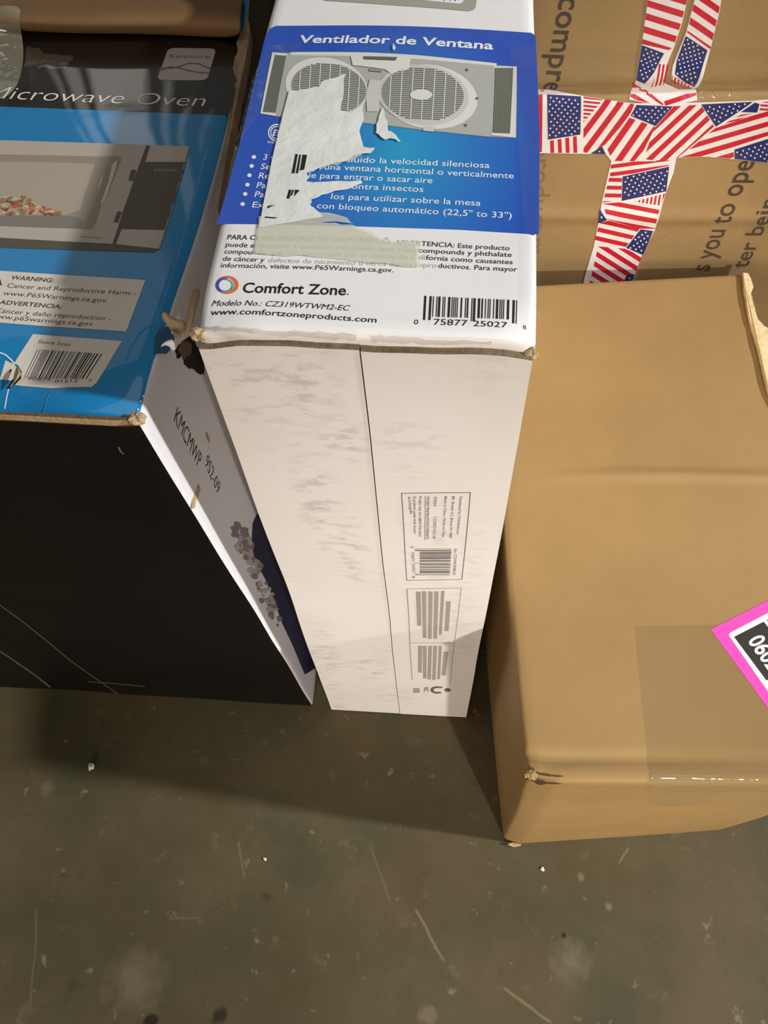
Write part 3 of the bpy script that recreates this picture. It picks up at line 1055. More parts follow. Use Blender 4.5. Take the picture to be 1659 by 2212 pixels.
# grey framed badge near the back of the top
M_BADGE = mat('badge_grey', (168, 164, 152), rough=0.45)
p = Print(FT, base=3)
p.px([(690, -90), (1040, -80), (1029, 8), (1027, 18), (1022, 23), (1014, 25), (850, 12), (700, 2)], M_BADGE)
p.px([(700, -85), (1015, -70), (1002, 0), (999, 6), (992, 9), (850, -4), (700, -12)], M_WHITEINK, 1)
p.text('TW', (952, 2), (990, 4), (953, -16), M_INK, 2, bold=0.01)
p.build('model_badge', fan, grid=0.005)

# small print on the front flap
M_GREYLINE = mat('thin_frame_ink', (116, 108, 108), rough=0.6)
M_GREYTEXT = mat('small_print_ink', (128, 120, 118), rough=0.6)
M_BLUR = mat('blurred_print_grey', (164, 156, 148), rough=0.6)
c7 = lambda x, y: (680+x*0.2893, 1000+y*0.2893)
p = Print(FF)
q = [c7(652, 183), c7(1163, 178), c7(1100, 833), c7(690, 840)]
p.line(q+[q[0]], 0.0006, M_GREYLINE)
q = [c7(690, 905), c7(1095, 898), c7(1012, 1615)]
p.line(q, 0.0006, M_BLUR)
p.line([c7(690, 905), c7(728, 1590)], 0.0009, M_BLUR)
p.line([c7(706, 1312), c7(1048, 1312)], 0.0005, M_BLUR)
p.build('small_print_frames', fan, grid=0.02, lift=FLAPZ)
p = Print(FF)
def t7(s, a, b, h=24, m=M_GREYTEXT, **k):
    p.text(s, c7(*a), c7(*b), c7(a[0]+h, a[1]-1), m, bold=0.006, **k)
t7('Distributed by | Distribuido por:', (1083, 207), (1060, 495))
t7('Mr. Brands LLC Bristol, PA 19007', (1027, 206), (1004, 523))
t7('Made in China | Hecho en China', (970, 206), (952, 515))
t7('©2024', (893, 209), (888, 280))
t7('CZ25027-022120', (890, 358), (882, 525))
t7('*PATENT PENDING/PATENTE PENDIENTE', (836, 205), (832, 530))
p.line([c7(828, 205), c7(823, 535)], 0.0004, M_GREYTEXT)
t7('Product may vary slightly from photo', (780, 206), (780, 512))
t7('El producto puede variar un poco', (737, 208), (742, 488))
t7('de la fotografía', (698, 209), (714, 338))
t7('No. CZ319WTWM2-EC', (1042, 602), (1032, 802))
t7('0', (716, 582), (717, 596))
t7('75877', (722, 626), (726, 700))
t7('25027', (728, 712), (732, 785))
t7('8', (728, 808), (729, 822))
p.build('maker_lettering', fan, grid=0.005, lift=FLAPZ)
p = Print(FF)
M_BARGREY = mat('barcode_grey_ink', (92, 84, 82), rough=0.6)
p.bars([c7(1022, 602), c7(1010, 806), c7(750, 806), c7(748, 602)], 26, M_BARGREY, seed=21, longs=((0, 0.08), (0.47, 0.53), (0.92, 1)))
p.build('barcode', fan, grid=0.005, lift=FLAPZ)
p = Print(FF)
def para(lines):
    rnd = random.Random(9)
    for (x0, y0, x1, y1, w) in lines:
        t = 0.0
        L = math.hypot(x1-x0, y1-y0)
        while t < 1:
            dt = min(rnd.uniform(18, 55)/L, 1-t)
            a, b = (x0+(x1-x0)*t, y0+(y1-y0)*t), (x0+(x1-x0)*(t+dt*0.86), y0+(y1-y0)*(t+dt*0.86))
            p.line([c7(*a), c7(*b)], w, M_BLUR)
            t += dt
para([(1000, 1005, 985, 1220, 0.0034), (958, 925, 938, 1250, 0.0024), (910, 930, 900, 1280, 0.0032), (866, 930, 860, 1285, 0.0032), (818, 930, 822, 1275, 0.0032), (776, 932, 782, 1180, 0.0034),
      (980, 1385, 962, 1555, 0.0040), (938, 1340, 925, 1590, 0.0028), (900, 1340, 890, 1590, 0.0034), (862, 1340, 855, 1590, 0.0034), (822, 1340, 822, 1580, 0.0034), (788, 1340, 786, 1535, 0.0036)])
p.build('small_print_block', fan, grid=0.005, lift=FLAPZ)
p = Print(FF)
M_SYM = mat('symbol_dark_print', (104, 100, 92), rough=0.6)
for k in range(7):
    a0, a1 = math.radians(60+k*34), math.radians(60+(k+1)*34)
    c = lambda a, r: c7(915+r*1.15*math.cos(a), 1668+r*0.62*math.sin(a))
    p.px([c(a0, 46), c(a1, 46), c(a1, 24), c(a0, 24)], M_SYM)
p.px([c7(905, 1642), c7(955, 1644), c7(955, 1654), c7(905, 1652)], M_SYM)
p.px([c7(905, 1684), c7(945, 1684), c7(945, 1694), c7(905, 1694)], M_SYM)
p.ellipse(c7(992, 1668), 7, 4, M_SYM, n=16)
p.px([c7(815, 1650), c7(850, 1646), c7(850, 1690), c7(832, 1668), c7(815, 1690)], M_BLUR)
p.px([c7(735, 1655), c7(785, 1655), c7(785, 1690), c7(735, 1690)], M_BLUR)
p.build('recycling_symbols', fan, grid=0.005, lift=FLAPZ)

# crushed corners where the board shows
def crumple(name, parent, px, z, size, m, seed, label):
    c = unz(px[0], px[1], z)
    bm = bmesh.new()
    bmesh.ops.create_icosphere(bm, subdivisions=3, radius=1.0)
    verts = []
    for v in bm.verts:
        n = 0.7+0.35*noise.noise(v.co*1.7+Vector((seed, seed, 0)))+0.15*noise.noise(v.co*4.3+Vector((0, seed, 3)))
        verts.append(c+np.array([v.co.x*size[0], v.co.y*size[1], v.co.z*size[2]])*n)
    faces = [[v.index for v in f.verts] for f in bm.faces]
    bm.free()
    return link_mesh(name, verts, faces, m, parent, smooth=False, label=label)
crumple('crushed_corner', fan, (430, 722), FH-0.006, (0.006, 0.004, 0.005), M_KRAFT_EDGE, 1.3, 'crushed brown corner')
crumple('crushed_corner', fan, (1145, 764), FH-0.009, (0.0045, 0.003, 0.005), M_KRAFT_EDGE, 4.1, 'crushed brown corner')
p = Print(FF)
p.px([(778, 742), (786, 722), (796, 726), (788, 735), (785, 760)], M_TAPE2)
p.build('clear_tape', fan, grid=0.005, lift=FLAPZ+0.001)

# ------------------------------------------------------------------ microwave carton
MH = 0.595
M_MWBLACK = mat('black_glossy_print', (20, 17, 15), rough=0.3, spec=0.3, coat=0.9, coat_rough=0.02, bump=(14, 0.03), vary=(9, 0.25))
M_MWBLACKF = mat('black_front_print', (12, 10, 9), rough=0.45, spec=0.2, vary=(12, 0.3))
M_MWBLUE = mat('blue_glossy_print', (12, 126, 182), rough=0.30, spec=0.3, coat=0.8, coat_rough=0.03, bump=(12, 0.05), vary=(6, 0.05))
M_MWWHITE = mat('white_side_print', (224, 220, 220), rough=0.33, spec=0.45, bump=(25, 0.3))
def mw_disp(a, b, c, P):
    d = np.array([0.0012*nz(P, 8, 3.0), 0.0012*nz(P, 8, 6.0), 0.0018*nz(P, 9, 9.0)])
    s = math.sin(math.pi*min(max(b, 0), 1))
    d[0] += 0.0062*s*max(0, a)**3*c
    if c > 0.5 and a > 0.4:
        d[2] -= 0.004*math.exp(-(((a-1)/0.06)**2+(b/0.05)**2))
        d[2] += 0.0022*math.sin(6+P[0]*60)*math.exp(-(b/0.10)**2)
    return d
mtr, mbr = unz(297, 906, MH), unz(676, 1527)
micro_box = HexBox({(0, 0, 1): (-0.60, mtr[1]-0.001, MH), (1, 0, 1): mtr, (0, 1, 1): (-0.60, 0.605, MH), (1, 1, 1): (-0.1590, 0.605, MH),
                    (0, 0, 0): (-0.60, 0.2128, 0), (1, 0, 0): mbr, (0, 1, 0): (-0.60, 0.605, 0), (1, 1, 0): (-0.1540, 0.605, 0)},
                   (0.445, 0.392, MH), mw_disp, rad=0.004)
micro = empty('microwave_box', (-0.38, 0.41, 0), 'large black fronted microwave oven carton with blue top and torn edge', 'box')
micro_box.body('box_body', micro, [M_MWBLUE, M_MWBLACKF, M_MWWHITE, M_KRAFT], {'top': 0, 'front': 1, 'right': 2, 'left': 2, 'back': 3, 'bottom': 3}, n=(80, 70, 50))
MT, MF, MR = Face(micro_box, 'top'), Face(micro_box, 'front'), Face(micro_box, 'right')
c1 = lambda x, y: (x*0.3376, y*0.3376)
c2 = lambda x, y: (x*0.3014, 500+y*0.3014)
p = Print(MT)
p.px([(-330, 205), (0, 230), (250, 239), (496, 249), (512, 170), (526, 70), (300, 66), (0, 60), (-330, 50)], M_MWBLACK)
p.build('black_band', micro, grid=0.005, label='glossy black printed band')
p = Print(MT, base=3)
M_MWTXT = mat('pale_gold_ink', (236, 228, 204), rough=0.4)
p.text('Microwave Oven', c1(-92, 628), c1(1305, 682), c1(-80, 545), M_MWTXT, bold=-0.012, shear=0.1)
p.build('title_lettering', micro, grid=0.005)
p = Print(MT, base=3)
M_BDG = mat('badge_silver', (178, 170, 160), rough=0.4)
M_BDGD = mat('badge_dark_grey', (104, 98, 94), rough=0.4)
def rquad(q, k=0.14, n=5):
    """pixel quad with rounded corners"""
    out = []
    for i in range(4):
        c, a, b = q[i], q[i-1], q[(i+1) % 4]
        s = (c[0]+(a[0]-c[0])*k, c[1]+(a[1]-c[1])*k)
        e = (c[0]+(b[0]-c[0])*k, c[1]+(b[1]-c[1])*k)
        for j in range(n+1):
            t = j/n
            out.append(((1-t)**2*s[0]+2*t*(1-t)*c[0]+t*t*e[0], (1-t)**2*s[1]+2*t*(1-t)*c[1]+t*t*e[1]))
    return out
p.px(rquad([c1(1078, 308), c1(1385, 312), c1(1325, 516), c1(1003, 514)]), M_BDG)
bdg = p.build('brand_badge', micro, grid=0.005)
p = Print(MT, base=4)
p.text('Kenmore', c1(1082, 374), c1(1340, 376), c1(1090, 346), M_BDGD, bold=-0.005)
for (pts) in ([(1035, 450), (1090, 430), (1150, 438), (1210, 455), (1270, 466), (1335, 470)], [(1040, 438), (1100, 440), (1160, 424), (1210, 408), (1270, 410), (1340, 440)]):
    sm = []
    for i in range(len(pts)-1):
        sm.append(pts[i])
        sm.append(((pts[i][0]+pts[i+1][0])/2, (pts[i][1]+pts[i+1][1])/2))
    sm.append(pts[-1])
    p.line([c1(*q) for q in sm], 0.0012, M_BDGD)
p.build('badge_lettering', bdg, grid=0.005)

# printed picture of the oven
cm = lambda x, y: (x*0.2532, 280+y*0.2532)
PM = lambda *pts: [cm(*q) for q in pts]
M_O1 = mat('picture_oven_beige', (184, 172, 158), rough=0.35)
M_O2 = mat('picture_oven_taupe', (150, 138, 122), rough=0.35)
M_O3 = mat('picture_oven_cavity', (172, 160, 142), rough=0.35)
M_O4 = mat('picture_oven_charcoal', (84, 78, 64), rough=0.35)
M_O5 = mat('picture_oven_plate', (128, 122, 112), rough=0.35)
M_O6 = mat('picture_oven_shadow', (86, 84, 66), rough=0.35)
M_O7 = mat('picture_oven_gloss', (206, 198, 186), rough=0.35)
p = Print(MT, base=3)
p.px(PM((-600, 895), (0, 925), (980, 975), (1360, 1018), (1310, 1050), (1000, 1040), (0, 1008), (-600, 985)), M_O6, 0)
p.px(PM((-600, 70), (0, 93), (1180, 132), (1615, 145), (1362, 1020), (970, 978), (0, 925), (-600, 895)), M_O1, 1)
p.px(PM((-600, 190), (0, 215), (850, 233), (1010, 232), (1040, 252), (905, 590), (860, 660), (820, 800), (790, 855), (690, 850), (0, 826), (-600, 800)), M_O2, 2)
p.px(PM((-600, 250), (0, 275), (760, 292), (810, 305), (800, 345), (720, 560), (690, 690), (560, 735), (0, 735), (-600, 715)), M_O3, 3)
p.px(PM((-600, 735), (0, 738), (520, 738), (660, 750), (712, 790), (700, 848), (560, 842), (0, 824), (-600, 800)), M_O5, 3)
p.px(PM((960, 300), (1005, 260), (985, 350), (905, 590), (872, 640), (860, 635), (930, 440)), M_O7, 3)
p.px(PM((870, 410), (880, 405), (850, 500), (842, 498)), M_O7, 3)
p.px(PM((1250, 138), (1283, 140), (1238, 285), (1040, 850), (985, 992), (962, 975), (1050, 700), (1180, 330)), M_O4, 2)
p.px(PM((1236, 280), (1592, 280), (1408, 862), (1038, 852)), M_O4, 2)
p.px(PM((1610, 148), (1622, 146), (1365, 1022), (1352, 1020)), M_O2, 2)
p.px(PM((1120, 345), (1166, 350), (1140, 442), (1098, 440)), M_O4, 2)
p.px(PM((1003, 700), (1042, 704), (1008, 798), (970, 796)), M_O4, 2)
p.px(PM((680, 912), (880, 925), (860, 935), (690, 920)), M_O2, 2)
for k in range(6):
    p.ellipse(cm(1330+k*32, 350), 3.6, 2.8, M_O5, 3, n=10)
rnd = random.Random(12)
food = [mat('picture_food_orange', (196, 112, 76), rough=0.4), mat('picture_food_olive', (142, 124, 70), rough=0.4), mat('picture_food_brown', (116, 84, 54), rough=0.4),
        mat('picture_food_cream', (206, 186, 142), rough=0.4), mat('picture_food_red', (176, 92, 72), rough=0.4)]
for k in range(150):
    t = rnd.random()
    x = -180+690*t
    h = 165*math.exp(-((x-130)/240)**2)
    y = 728-rnd.random()*h
    rx, ry = rnd.uniform(3.5, 7.5), rnd.uniform(1.8, 3.6)
    cc = cm(x, y)
    a = rnd.uniform(-0.5, 0.5)
    p.px([(cc[0]+rx*math.cos(u)*math.cos(a)-ry*math.sin(u)*math.sin(a), cc[1]+rx*math.cos(u)*math.sin(a)+ry*math.sin(u)*math.cos(a)) for u in [2*math.pi*i/9 for i in range(9)]],
         food[rnd.randrange(5)], 4+0.1*(k % 9))
p.build('oven_picture', micro, grid=0.005, label='printed picture of an open microwave oven')

# warning label
p = Print(MT, base=3)
p.px([c2(-420, 255), c2(0, 283), c2(1043, 350), c2(905, 720), c2(0, 655), c2(-420, 620)], M_PAPER)
wl = p.build('warning_label', micro, grid=0.005)
p = Print(MT, base=4)
M_WINK = mat('warning_ink', (76, 70, 66), rough=0.5)
def t2(s, a, b, h, bold=0.0, shear=0.0, m=M_WINK):
    p.text(s, c2(*a), c2(*b), c2(a[0]+8, a[1]-h), m, bold=bold, shear=shear)
t2('WARNING:', (76, 345), (380, 367), 30, 0.016)
t2('Cancer and Reproductive Harm -', (48, 403), (970, 462), 32)
t2('www.P65Warnings.ca.gov', (20, 458), (760, 512), 32)
t2('ADVERTENCIA:', (-6, 522), (440, 556), 30, 0.016)
t2('Cáncer y daño reproductivo -', (-36, 582), (790, 642), 32)
t2('www.p65warnings.ca.gov', (-72, 620), (663, 680), 32)
M_YEL = mat('warning_yellow', (206, 180, 60), rough=0.5)
p.px([c2(-10, 300), c2(16, 388), c2(-75, 382)], M_INK)
p.px([c2(-11, 316), c2(6, 380), c2(-60, 376)], M_YEL, 1)
p.build('warning_lettering', wl, grid=0.005)

# store barcode label with its torn left end
p = Print(MT, base=3)
p.px(rag([c2(238, 737), c2(875, 788)], 0, 1)+[c2(760, 980), c2(690, 1090), c2(655, 1117), c2(380, 1125), c2(110, 1103), c2(160, 1010), c2(130, 960), c2(102, 945)], M_PAPER)
p.px([c2(40, 925), c2(105, 955), c2(125, 985), c2(112, 1072), c2(0, 1062)], M_PAPER)
bl2 = p.build('barcode_label', micro, grid=0.005)
p = Print(MT, base=4)
p.bars([c2(270, 846), c2(742, 880), c2(628, 1060), c2(172, 1052)], 30, M_INK, seed=31)
p.build('barcode', bl2, grid=0.005)
p = Print(MT, base=4)
t2('Store Scan', (272, 802), (500, 824), 26)
t2('90873', (196, 1066), (360, 1070), 18)
t2('01212', (392, 1086), (556, 1082), 22, m=M_INK)
t2('2', (634, 1076), (654, 1077), 18)
t2('1', (66, 1010), (78, 1011), 22)
p.build('label_lettering', bl2, grid=0.005)
# tear beside the label: dark slit and a lifted curl of board
p = Print(MT, base=5)
p.px(rag([c2(120, 1030), c2(155, 1035), c2(150, 1060), c2(110, 1095), c2(70, 1130), c2(50, 1125), c2(80, 1085)], 1.2, 3), M_BLACKHOLE)
p.build('tear_slit', micro, grid=0.005)
def tcurve(pts, z0, lift):
    return [unz(*c2(*q), z0+l) for q, l in zip(pts, lift)]
sheet('torn_curl', micro, [tcurve([(118, 962), (140, 985), (155, 1028), (120, 1060)], MH, [0.001, 0.005, 0.005, 0.001]),
                           tcurve([(112, 990), (132, 1010), (130, 1045), (95, 1085)], MH, [0.001, 0.006, 0.006, 0.002]),
                           tcurve([(90, 1060), (105, 1080), (80, 1115), (55, 1130)], MH, [0.001, 0.003, 0.003, 0.001])], 0.0008, M_KRAFT_EDGE)
M_WHITETEAR = mat('white_paper_tear', (232, 236, 238), rough=0.6)
for pts in ([(0, 870), (40, 885), (80, 920), (105, 950)], [(62, 1135), (50, 1190), (36, 1270)], [(375, 1130), (340, 1200), (320, 1290)],
            [(905, 920), (925, 850), (960, 790), (1010, 720), (1050, 690), (1100, 665)]):
    p = Print(MT, base=4)
    p.line([c2(*q) for q in pts], 0.0007, M_WHITETEAR if pts[0][0] < 100 else mat('pale_blue_crease', (70, 150, 196), rough=0.4))
    p.build('crease_mark', micro, grid=0.005)
for (x, y) in ((1028, 1182), (1008, 1220), (990, 1278)):
    p = Print(MT, base=4)
    p.ellipse(c2(x, y), 1.8, 2.6, M_WHITETEAR, n=10)
    p.build('chipped_print', micro, grid=0.005)

# cut front edge of the top panel: brown board core with a pale liner
M_CORE = mat('board_core_brown', (104, 78, 54), rough=0.85, bump=(200, 0.6))
def strip(name, top_px, bot_px, z, m, parent, thick=0.002, dy=0.0):
    prism(name, parent, top_px+bot_px[::-1], z, thick, m)
up = [(-300, 878), (0, 889), (60, 891), (150, 895), (250, 900), (290, 902)]
mid = [(-300, 884), (0, 894), (60, 897), (150, 902), (250, 907), (275, 906)]
lo = [(-300, 888), (0, 897), (60, 900), (150, 905), (240, 910), (290, 906)]
strip('cut_edge', up, mid, MH+0.0015, M_CORE, micro, 0.006)
strip('edge_liner', mid, lo, MH+0.0010, M_KRAFT_EDGE, micro, 0.004)
crumple('crushed_corner', micro, (297, 905), MH, (0.006, 0.005, 0.004), M_KRAFT_EDGE, 2.2, 'crushed brown corner')

# ragged torn right edge
ce = lambda x, y: (400+x*0.1567, y*0.1567)
Lf = [(905, -60), (905, 20), (860, 150), (825, 300), (800, 410), (750, 420), (735, 520), (705, 590), (735, 625), (720, 740), (690, 800), (665, 960), (690, 985), (700, 1060), (715, 1120), (680, 1160),
      (690, 1240), (650, 1400), (640, 1520), (605, 1600), (590, 1750), (580, 1870), (560, 2100), (520, 2400), (440, 2900)]
Rt = [(930, -60), (920, 20), (885, 160), (870, 250), (890, 400), (875, 600), (830, 850), (800, 980), (770, 1120), (740, 1250), (720, 1420), (690, 1560), (680, 1680), (640, 1800), (620, 1930), (590, 2050),
      (575, 2110), (530, 2400), (446, 2900)]
prism('torn_edge', micro, [ce(*q) for q in Lf+Rt[::-1]], MH+0.004, 0.010, mat('torn_edge_board', (152, 130, 100), rough=0.85, bump=(150, 0.8), vary=(30, 0.25)), label='ragged torn brown board edge', wob=0.003)

# torn corner beside the fan carton: curled pieces of board
c33 = lambda x, y: (330+x*0.1386, 560+y*0.1386)
def crow(pts, lift):
    return [unz(*c33(*q), MH+l) for q, l in zip(pts, lift)]
M_CURL = mat('curled_board', (160, 136, 104), rough=0.8, bump=(120, 0.4), vary=(30, 0.1))
sheet('torn_flap', micro, [crow([(130, 850), (175, 800), (222, 832)], [0.018, 0.021, 0.018]),
                           crow([(160, 960), (225, 940), (270, 890)], [0.014, 0.017, 0.016]),
                           crow([(260, 1040), (350, 1010), (390, 940)], [0.008, 0.012, 0.013]),
                           crow([(300, 1120), (420, 1080), (530, 945)], [0.003, 0.008, 0.010]),
                           crow([(380, 1290), (460, 1200), (500, 1080)], [-0.006, 0.000, 0.004])], 0.0018, M_CURL, 'curled torn brown board corner')
sheet('torn_flap', micro, [crow([(645, 460), (700, 455), (755, 455)], [0.012, 0.013, 0.012]),
                           crow([(600, 560), (650, 600), (715, 640)], [0.012, 0.014, 0.012]),
                           crow([(562, 800), (600, 820), (655, 850)], [0.010, 0.013, 0.011]),
                           crow([(515, 1050), (560, 1060), (610, 1050)], [0.006, 0.010, 0.008]),
                           crow([(500, 1210), (535, 1180), (585, 1150)], [0.002, 0.006, 0.004])], 0.0018, M_CURL, 'upright torn brown board flap')
sheet('torn_curl', micro, [crow([(105, 1392), (150, 1310), (215, 1260)], [0.004, 0.007, 0.008]),
                           crow([(175, 1335), (215, 1300), (320, 1235)], [0.006, 0.010, 0.010]),
                           crow([(250, 1345), (290, 1310), (345, 1300)], [0.004, 0.008, 0.008]),
                           crow([(315, 1440), (340, 1420), (365, 1395)], [0.000, 0.003, 0.003])], 0.0008, M_WHITETEAR, 'curled white paper tear')
p = Print(MT, base=4)
p.px(rag([c33(245, 1050), c33(320, 1180), c33(340, 1300), c33(280, 1400), c33(200, 1480), c33(130, 1485), c33(20, 1470), c33(25, 1220), c33(90, 1110)], 2.0, 4), mat('navy_print_patch', (14, 74, 108), rough=0.3))
p.build('bruised_patch', micro, grid=0.005)
p = Print(MR, base=3)
p.px(rag([c33(350, 1440), c33(385, 1550), c33(450, 1510), c33(480, 1640), c33(560, 1700), c33(620, 1710), c33(690, 1770), c33(790, 1800), c33(790, 1500), c33(600, 1200), c33(450, 1280), c33(360, 1400)], 2.2, 4), M_BLACKHOLE)
p.px(rag([c33(450, 1290), c33(380, 1420), c33(470, 1560), c33(580, 1480), c33(600, 1300)], 2.0, 4), M_CORE, 1)
p.build('torn_hole', micro, grid=0.005)

# printing on the white side, plus gap shade painted at its upper rear
c6 = lambda x, y: (280+x*0.3707, 740+y*0.3707)
p = Print(MR, base=3)
p.text('KMCMWP', c6(256, 458), c6(402, 738), c6(300, 404), M_INK, bold=-0.01)
p.text('9S2-09', c6(436, 712), c6(512, 888), c6(470, 676), M_INK, bold=-0.01)
p.build('model_lettering', micro, grid=0.005)
M_NAVY = mat('side_navy_print', (26, 32, 66), rough=0.35)
M_SMOKE = mat('side_grey_brown_print', (178, 168, 164), rough=0.4)
M_SMOKE2 = mat('side_dark_brown_print', (134, 120, 116), rough=0.4)
p = Print(MR, base=2)
p.px([c6(742, 995), c6(715, 1055), c6(708, 1240), c6(790, 1380), c6(840, 1500), c6(890, 1640), c6(1020, 1935), c6(1085, 1895), c6(1130, 1900), c6(1000, 1500), c6(850, 1100)], M_NAVY)
p.build('navy_print', micro, grid=0.005)
p = Print(MR, base=2)
p.px([ce(900, -200), ce(1300, -200), ce(1250, 0), ce(1060, 700), ce(925, 1235), ce(785, 1045), ce(840, 700)], mat('gap_shade_black', (16, 13, 13), rough=0.35))
p.build('gap_shade', micro, grid=0.005)  # black patch paints the shade of the gap beside the fan carton
p = Print(MR, base=2)
p.px([ce(790, 1040), ce(920, 1230), ce(1050, 1230), ce(1000, 1800), ce(720, 2030), ce(620, 1930), ce(640, 1700), ce(700, 1400)], M_NAVY)
p.build('navy_print', micro, grid=0.005)
p = Print(MR, base=2)
rnd = random.Random(4)
for k in range(90):
    t = rnd.random()
    x, y = 610+t*240+rnd.uniform(-30, 45), 1060+t*560+rnd.uniform(-30, 30)
    r = rnd.uniform(6, 12)*(1-0.45*t)
    cc = c6(x, y)
    p.px([(cc[0]+r*(0.6+0.5*rnd.random())*math.cos(2*math.pi*i/9), cc[1]+r*(0.6+0.5*rnd.random())*math.sin(2*math.pi*i/9)) for i in range(9)], (M_SMOKE, M_SMOKE2)[k % 2], 1+0.1*(k % 7))
p.build('side_picture', micro, grid=0.005)
p = Print(MR, base=4)
p.px(rag([c6(398, 820), c6(385, 870), c6(360, 920), c6(358, 975), c6(378, 960), c6(384, 920), c6(402, 890), c6(410, 850)], 1.0, 3), M_KRAFT_EDGE)
p.build('scuff_tear', micro, grid=0.005)
p = Print(MR, base=4)
p.px(rag([c6(440, 520), c6(455, 530), c6(466, 570), c6(460, 590), c6(446, 560)], 0.8, 3), M_KRAFT_EDGE)
p.build('scuff_tear', micro, grid=0.005)
p = Print(MF, base=2)
M_SCR = mat('scratch_brown', (98, 84, 54), rough=0.6)
cf = lambda x, y: (x*0.3166, 860+y*0.3166)
p.line([cf(-10, 1405), cf(150, 1520), cf(300, 1640), cf(480, 1790), cf(680, 1930), cf(820, 2030)], 0.0016, M_SCR)
p.build('scratch', micro, grid=0.005)
p = Print(MF, base=2)
p.line([cf(-10, 1720), cf(110, 1800), cf(240, 1890), cf(340, 1970)], 0.003, M_SCR)
p.build('scratch', micro, grid=0.005)
p = Print(MF, base=2)
p.line([cf(610, 1935), cf(760, 1945), cf(980, 1965)], 0.003, M_SCR)
p.build('scratch', micro, grid=0.005)
p = Print(MF, base=2)
p.line([cf(810, 335), cf(825, 365), cf(840, 378)], 0.001, mat('scratch_grey', (110, 108, 106), rough=0.6))
p.build('scratch', micro, grid=0.005)

# kraft flap at the back of the top, and the clear wrap over the left corner
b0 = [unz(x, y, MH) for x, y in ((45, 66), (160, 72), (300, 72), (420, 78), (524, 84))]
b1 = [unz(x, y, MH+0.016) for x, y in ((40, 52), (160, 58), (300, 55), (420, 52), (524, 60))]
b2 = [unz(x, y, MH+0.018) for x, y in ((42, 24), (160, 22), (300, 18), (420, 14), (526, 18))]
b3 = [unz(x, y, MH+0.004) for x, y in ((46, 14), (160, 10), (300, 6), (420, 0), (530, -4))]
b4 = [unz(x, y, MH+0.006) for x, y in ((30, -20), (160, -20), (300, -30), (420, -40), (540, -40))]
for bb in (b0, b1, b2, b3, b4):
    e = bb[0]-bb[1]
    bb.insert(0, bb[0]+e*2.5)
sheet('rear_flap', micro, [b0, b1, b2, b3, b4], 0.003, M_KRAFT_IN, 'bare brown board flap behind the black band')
rows = []
rnd = random.Random(8)
outl = [(48, 12), (40, 40), (46, 70), (52, 110), (48, 150), (38, 185), (20, 205), (0, 216)]
for i, (x, y) in enumerate(outl):
    row = []
    for j in range(7):
        xx = x-j*38
        row.append(unz(xx, y, MH+(0.018 if y < 65 else 0.004)+0.003*math.sin(j*2.1+i*1.7)+0.004*rnd.random()))
    rows.append(row)
fm = sheet('plastic_wrap', micro, rows, 0, M_FILMGLASS, 'clear crinkled plastic wrap', sub=2)
p = Print(MT, base=6)
p.px(rag([(60, 100), (110, 118), (160, 125), (140, 150), (95, 145), (52, 148)], 4, 4), M_FILMTHIN)
p.build('clear_tape', micro, grid=0.005)

# ------------------------------------------------------------------ low kraft carton, right front
KH = 0.335
def k_disp(a, b, c, P):
    d = np.array([0.0015*nz(P, 6, 1.0), 0.0012*nz(P, 7, 4.0), 0.0016*nz(P, 7, 7.0)])
    s = math.sin(math.pi*min(max(b, 0), 1))
    d[0] += -0.0066*s*(1-min(max(a, 0), 1))
    # folded front left corner and the creased front rim
    if b < 0.2:
        d[1] += 0.006*max(0, 1-max(a, 0)/0.07)*max(0, 1-b/0.1)*(1-0.4*c)
    if c > 0.8:
        d[2] -= 0.0040*math.exp(-((b-0.034)/0.008)**2)*max(0, 1-a/0.85)
        d[2] += 0.0020*math.exp(-((b-0.535+0.02*a)/0.010)**2)*min(1, max(0, a*3-0.3))
        d[2] -= 0.005*math.exp(-((a/0.06)**2+(b/0.02)**2))
        d[2] += 0.003*math.sin(math.pi*min(max(a, 0), 1))*s
    return d
kbl = unz(1087, 1827)
kbr = unz(1560, 1793)
carton_box = HexBox({(0, 0, 1): unz(1143, 1692, KH), (1, 0, 1): (0.2990, 0.1165, KH), (0, 1, 1): (0.0345, 0.5560, KH), (1, 1, 1): unz(1614, 590, KH),
                     (0, 0, 0): kbl, (1, 0, 0): kbr, (0, 1, 0): (0.0380, 0.5560, 0), (1, 1, 0): (0.2800, 0.5830, 0)},
                    (0.236, 0.470, KH), k_disp, rad=0.004)
carton = empty('kraft_carton', (0.17, 0.33, 0), 'low plain brown carton with a pink numbered sticker on its lid', 'box')
carton_box.body('box_body', carton, [M_KRAFT], {}, n=(36, 150, 30))
KT_, KF = Face(carton_box, 'top'), Face(carton_box, 'front')
p = Print(KT_, base=3)
p.px([(1370, 1353), (1500, 1350), (1690, 1350), (1720, 1694), (1404, 1694), (1396, 1600)], M_TAPE)
tp = p.build('packing_tape', carton, grid=0.003, label='wide clear packing tape')
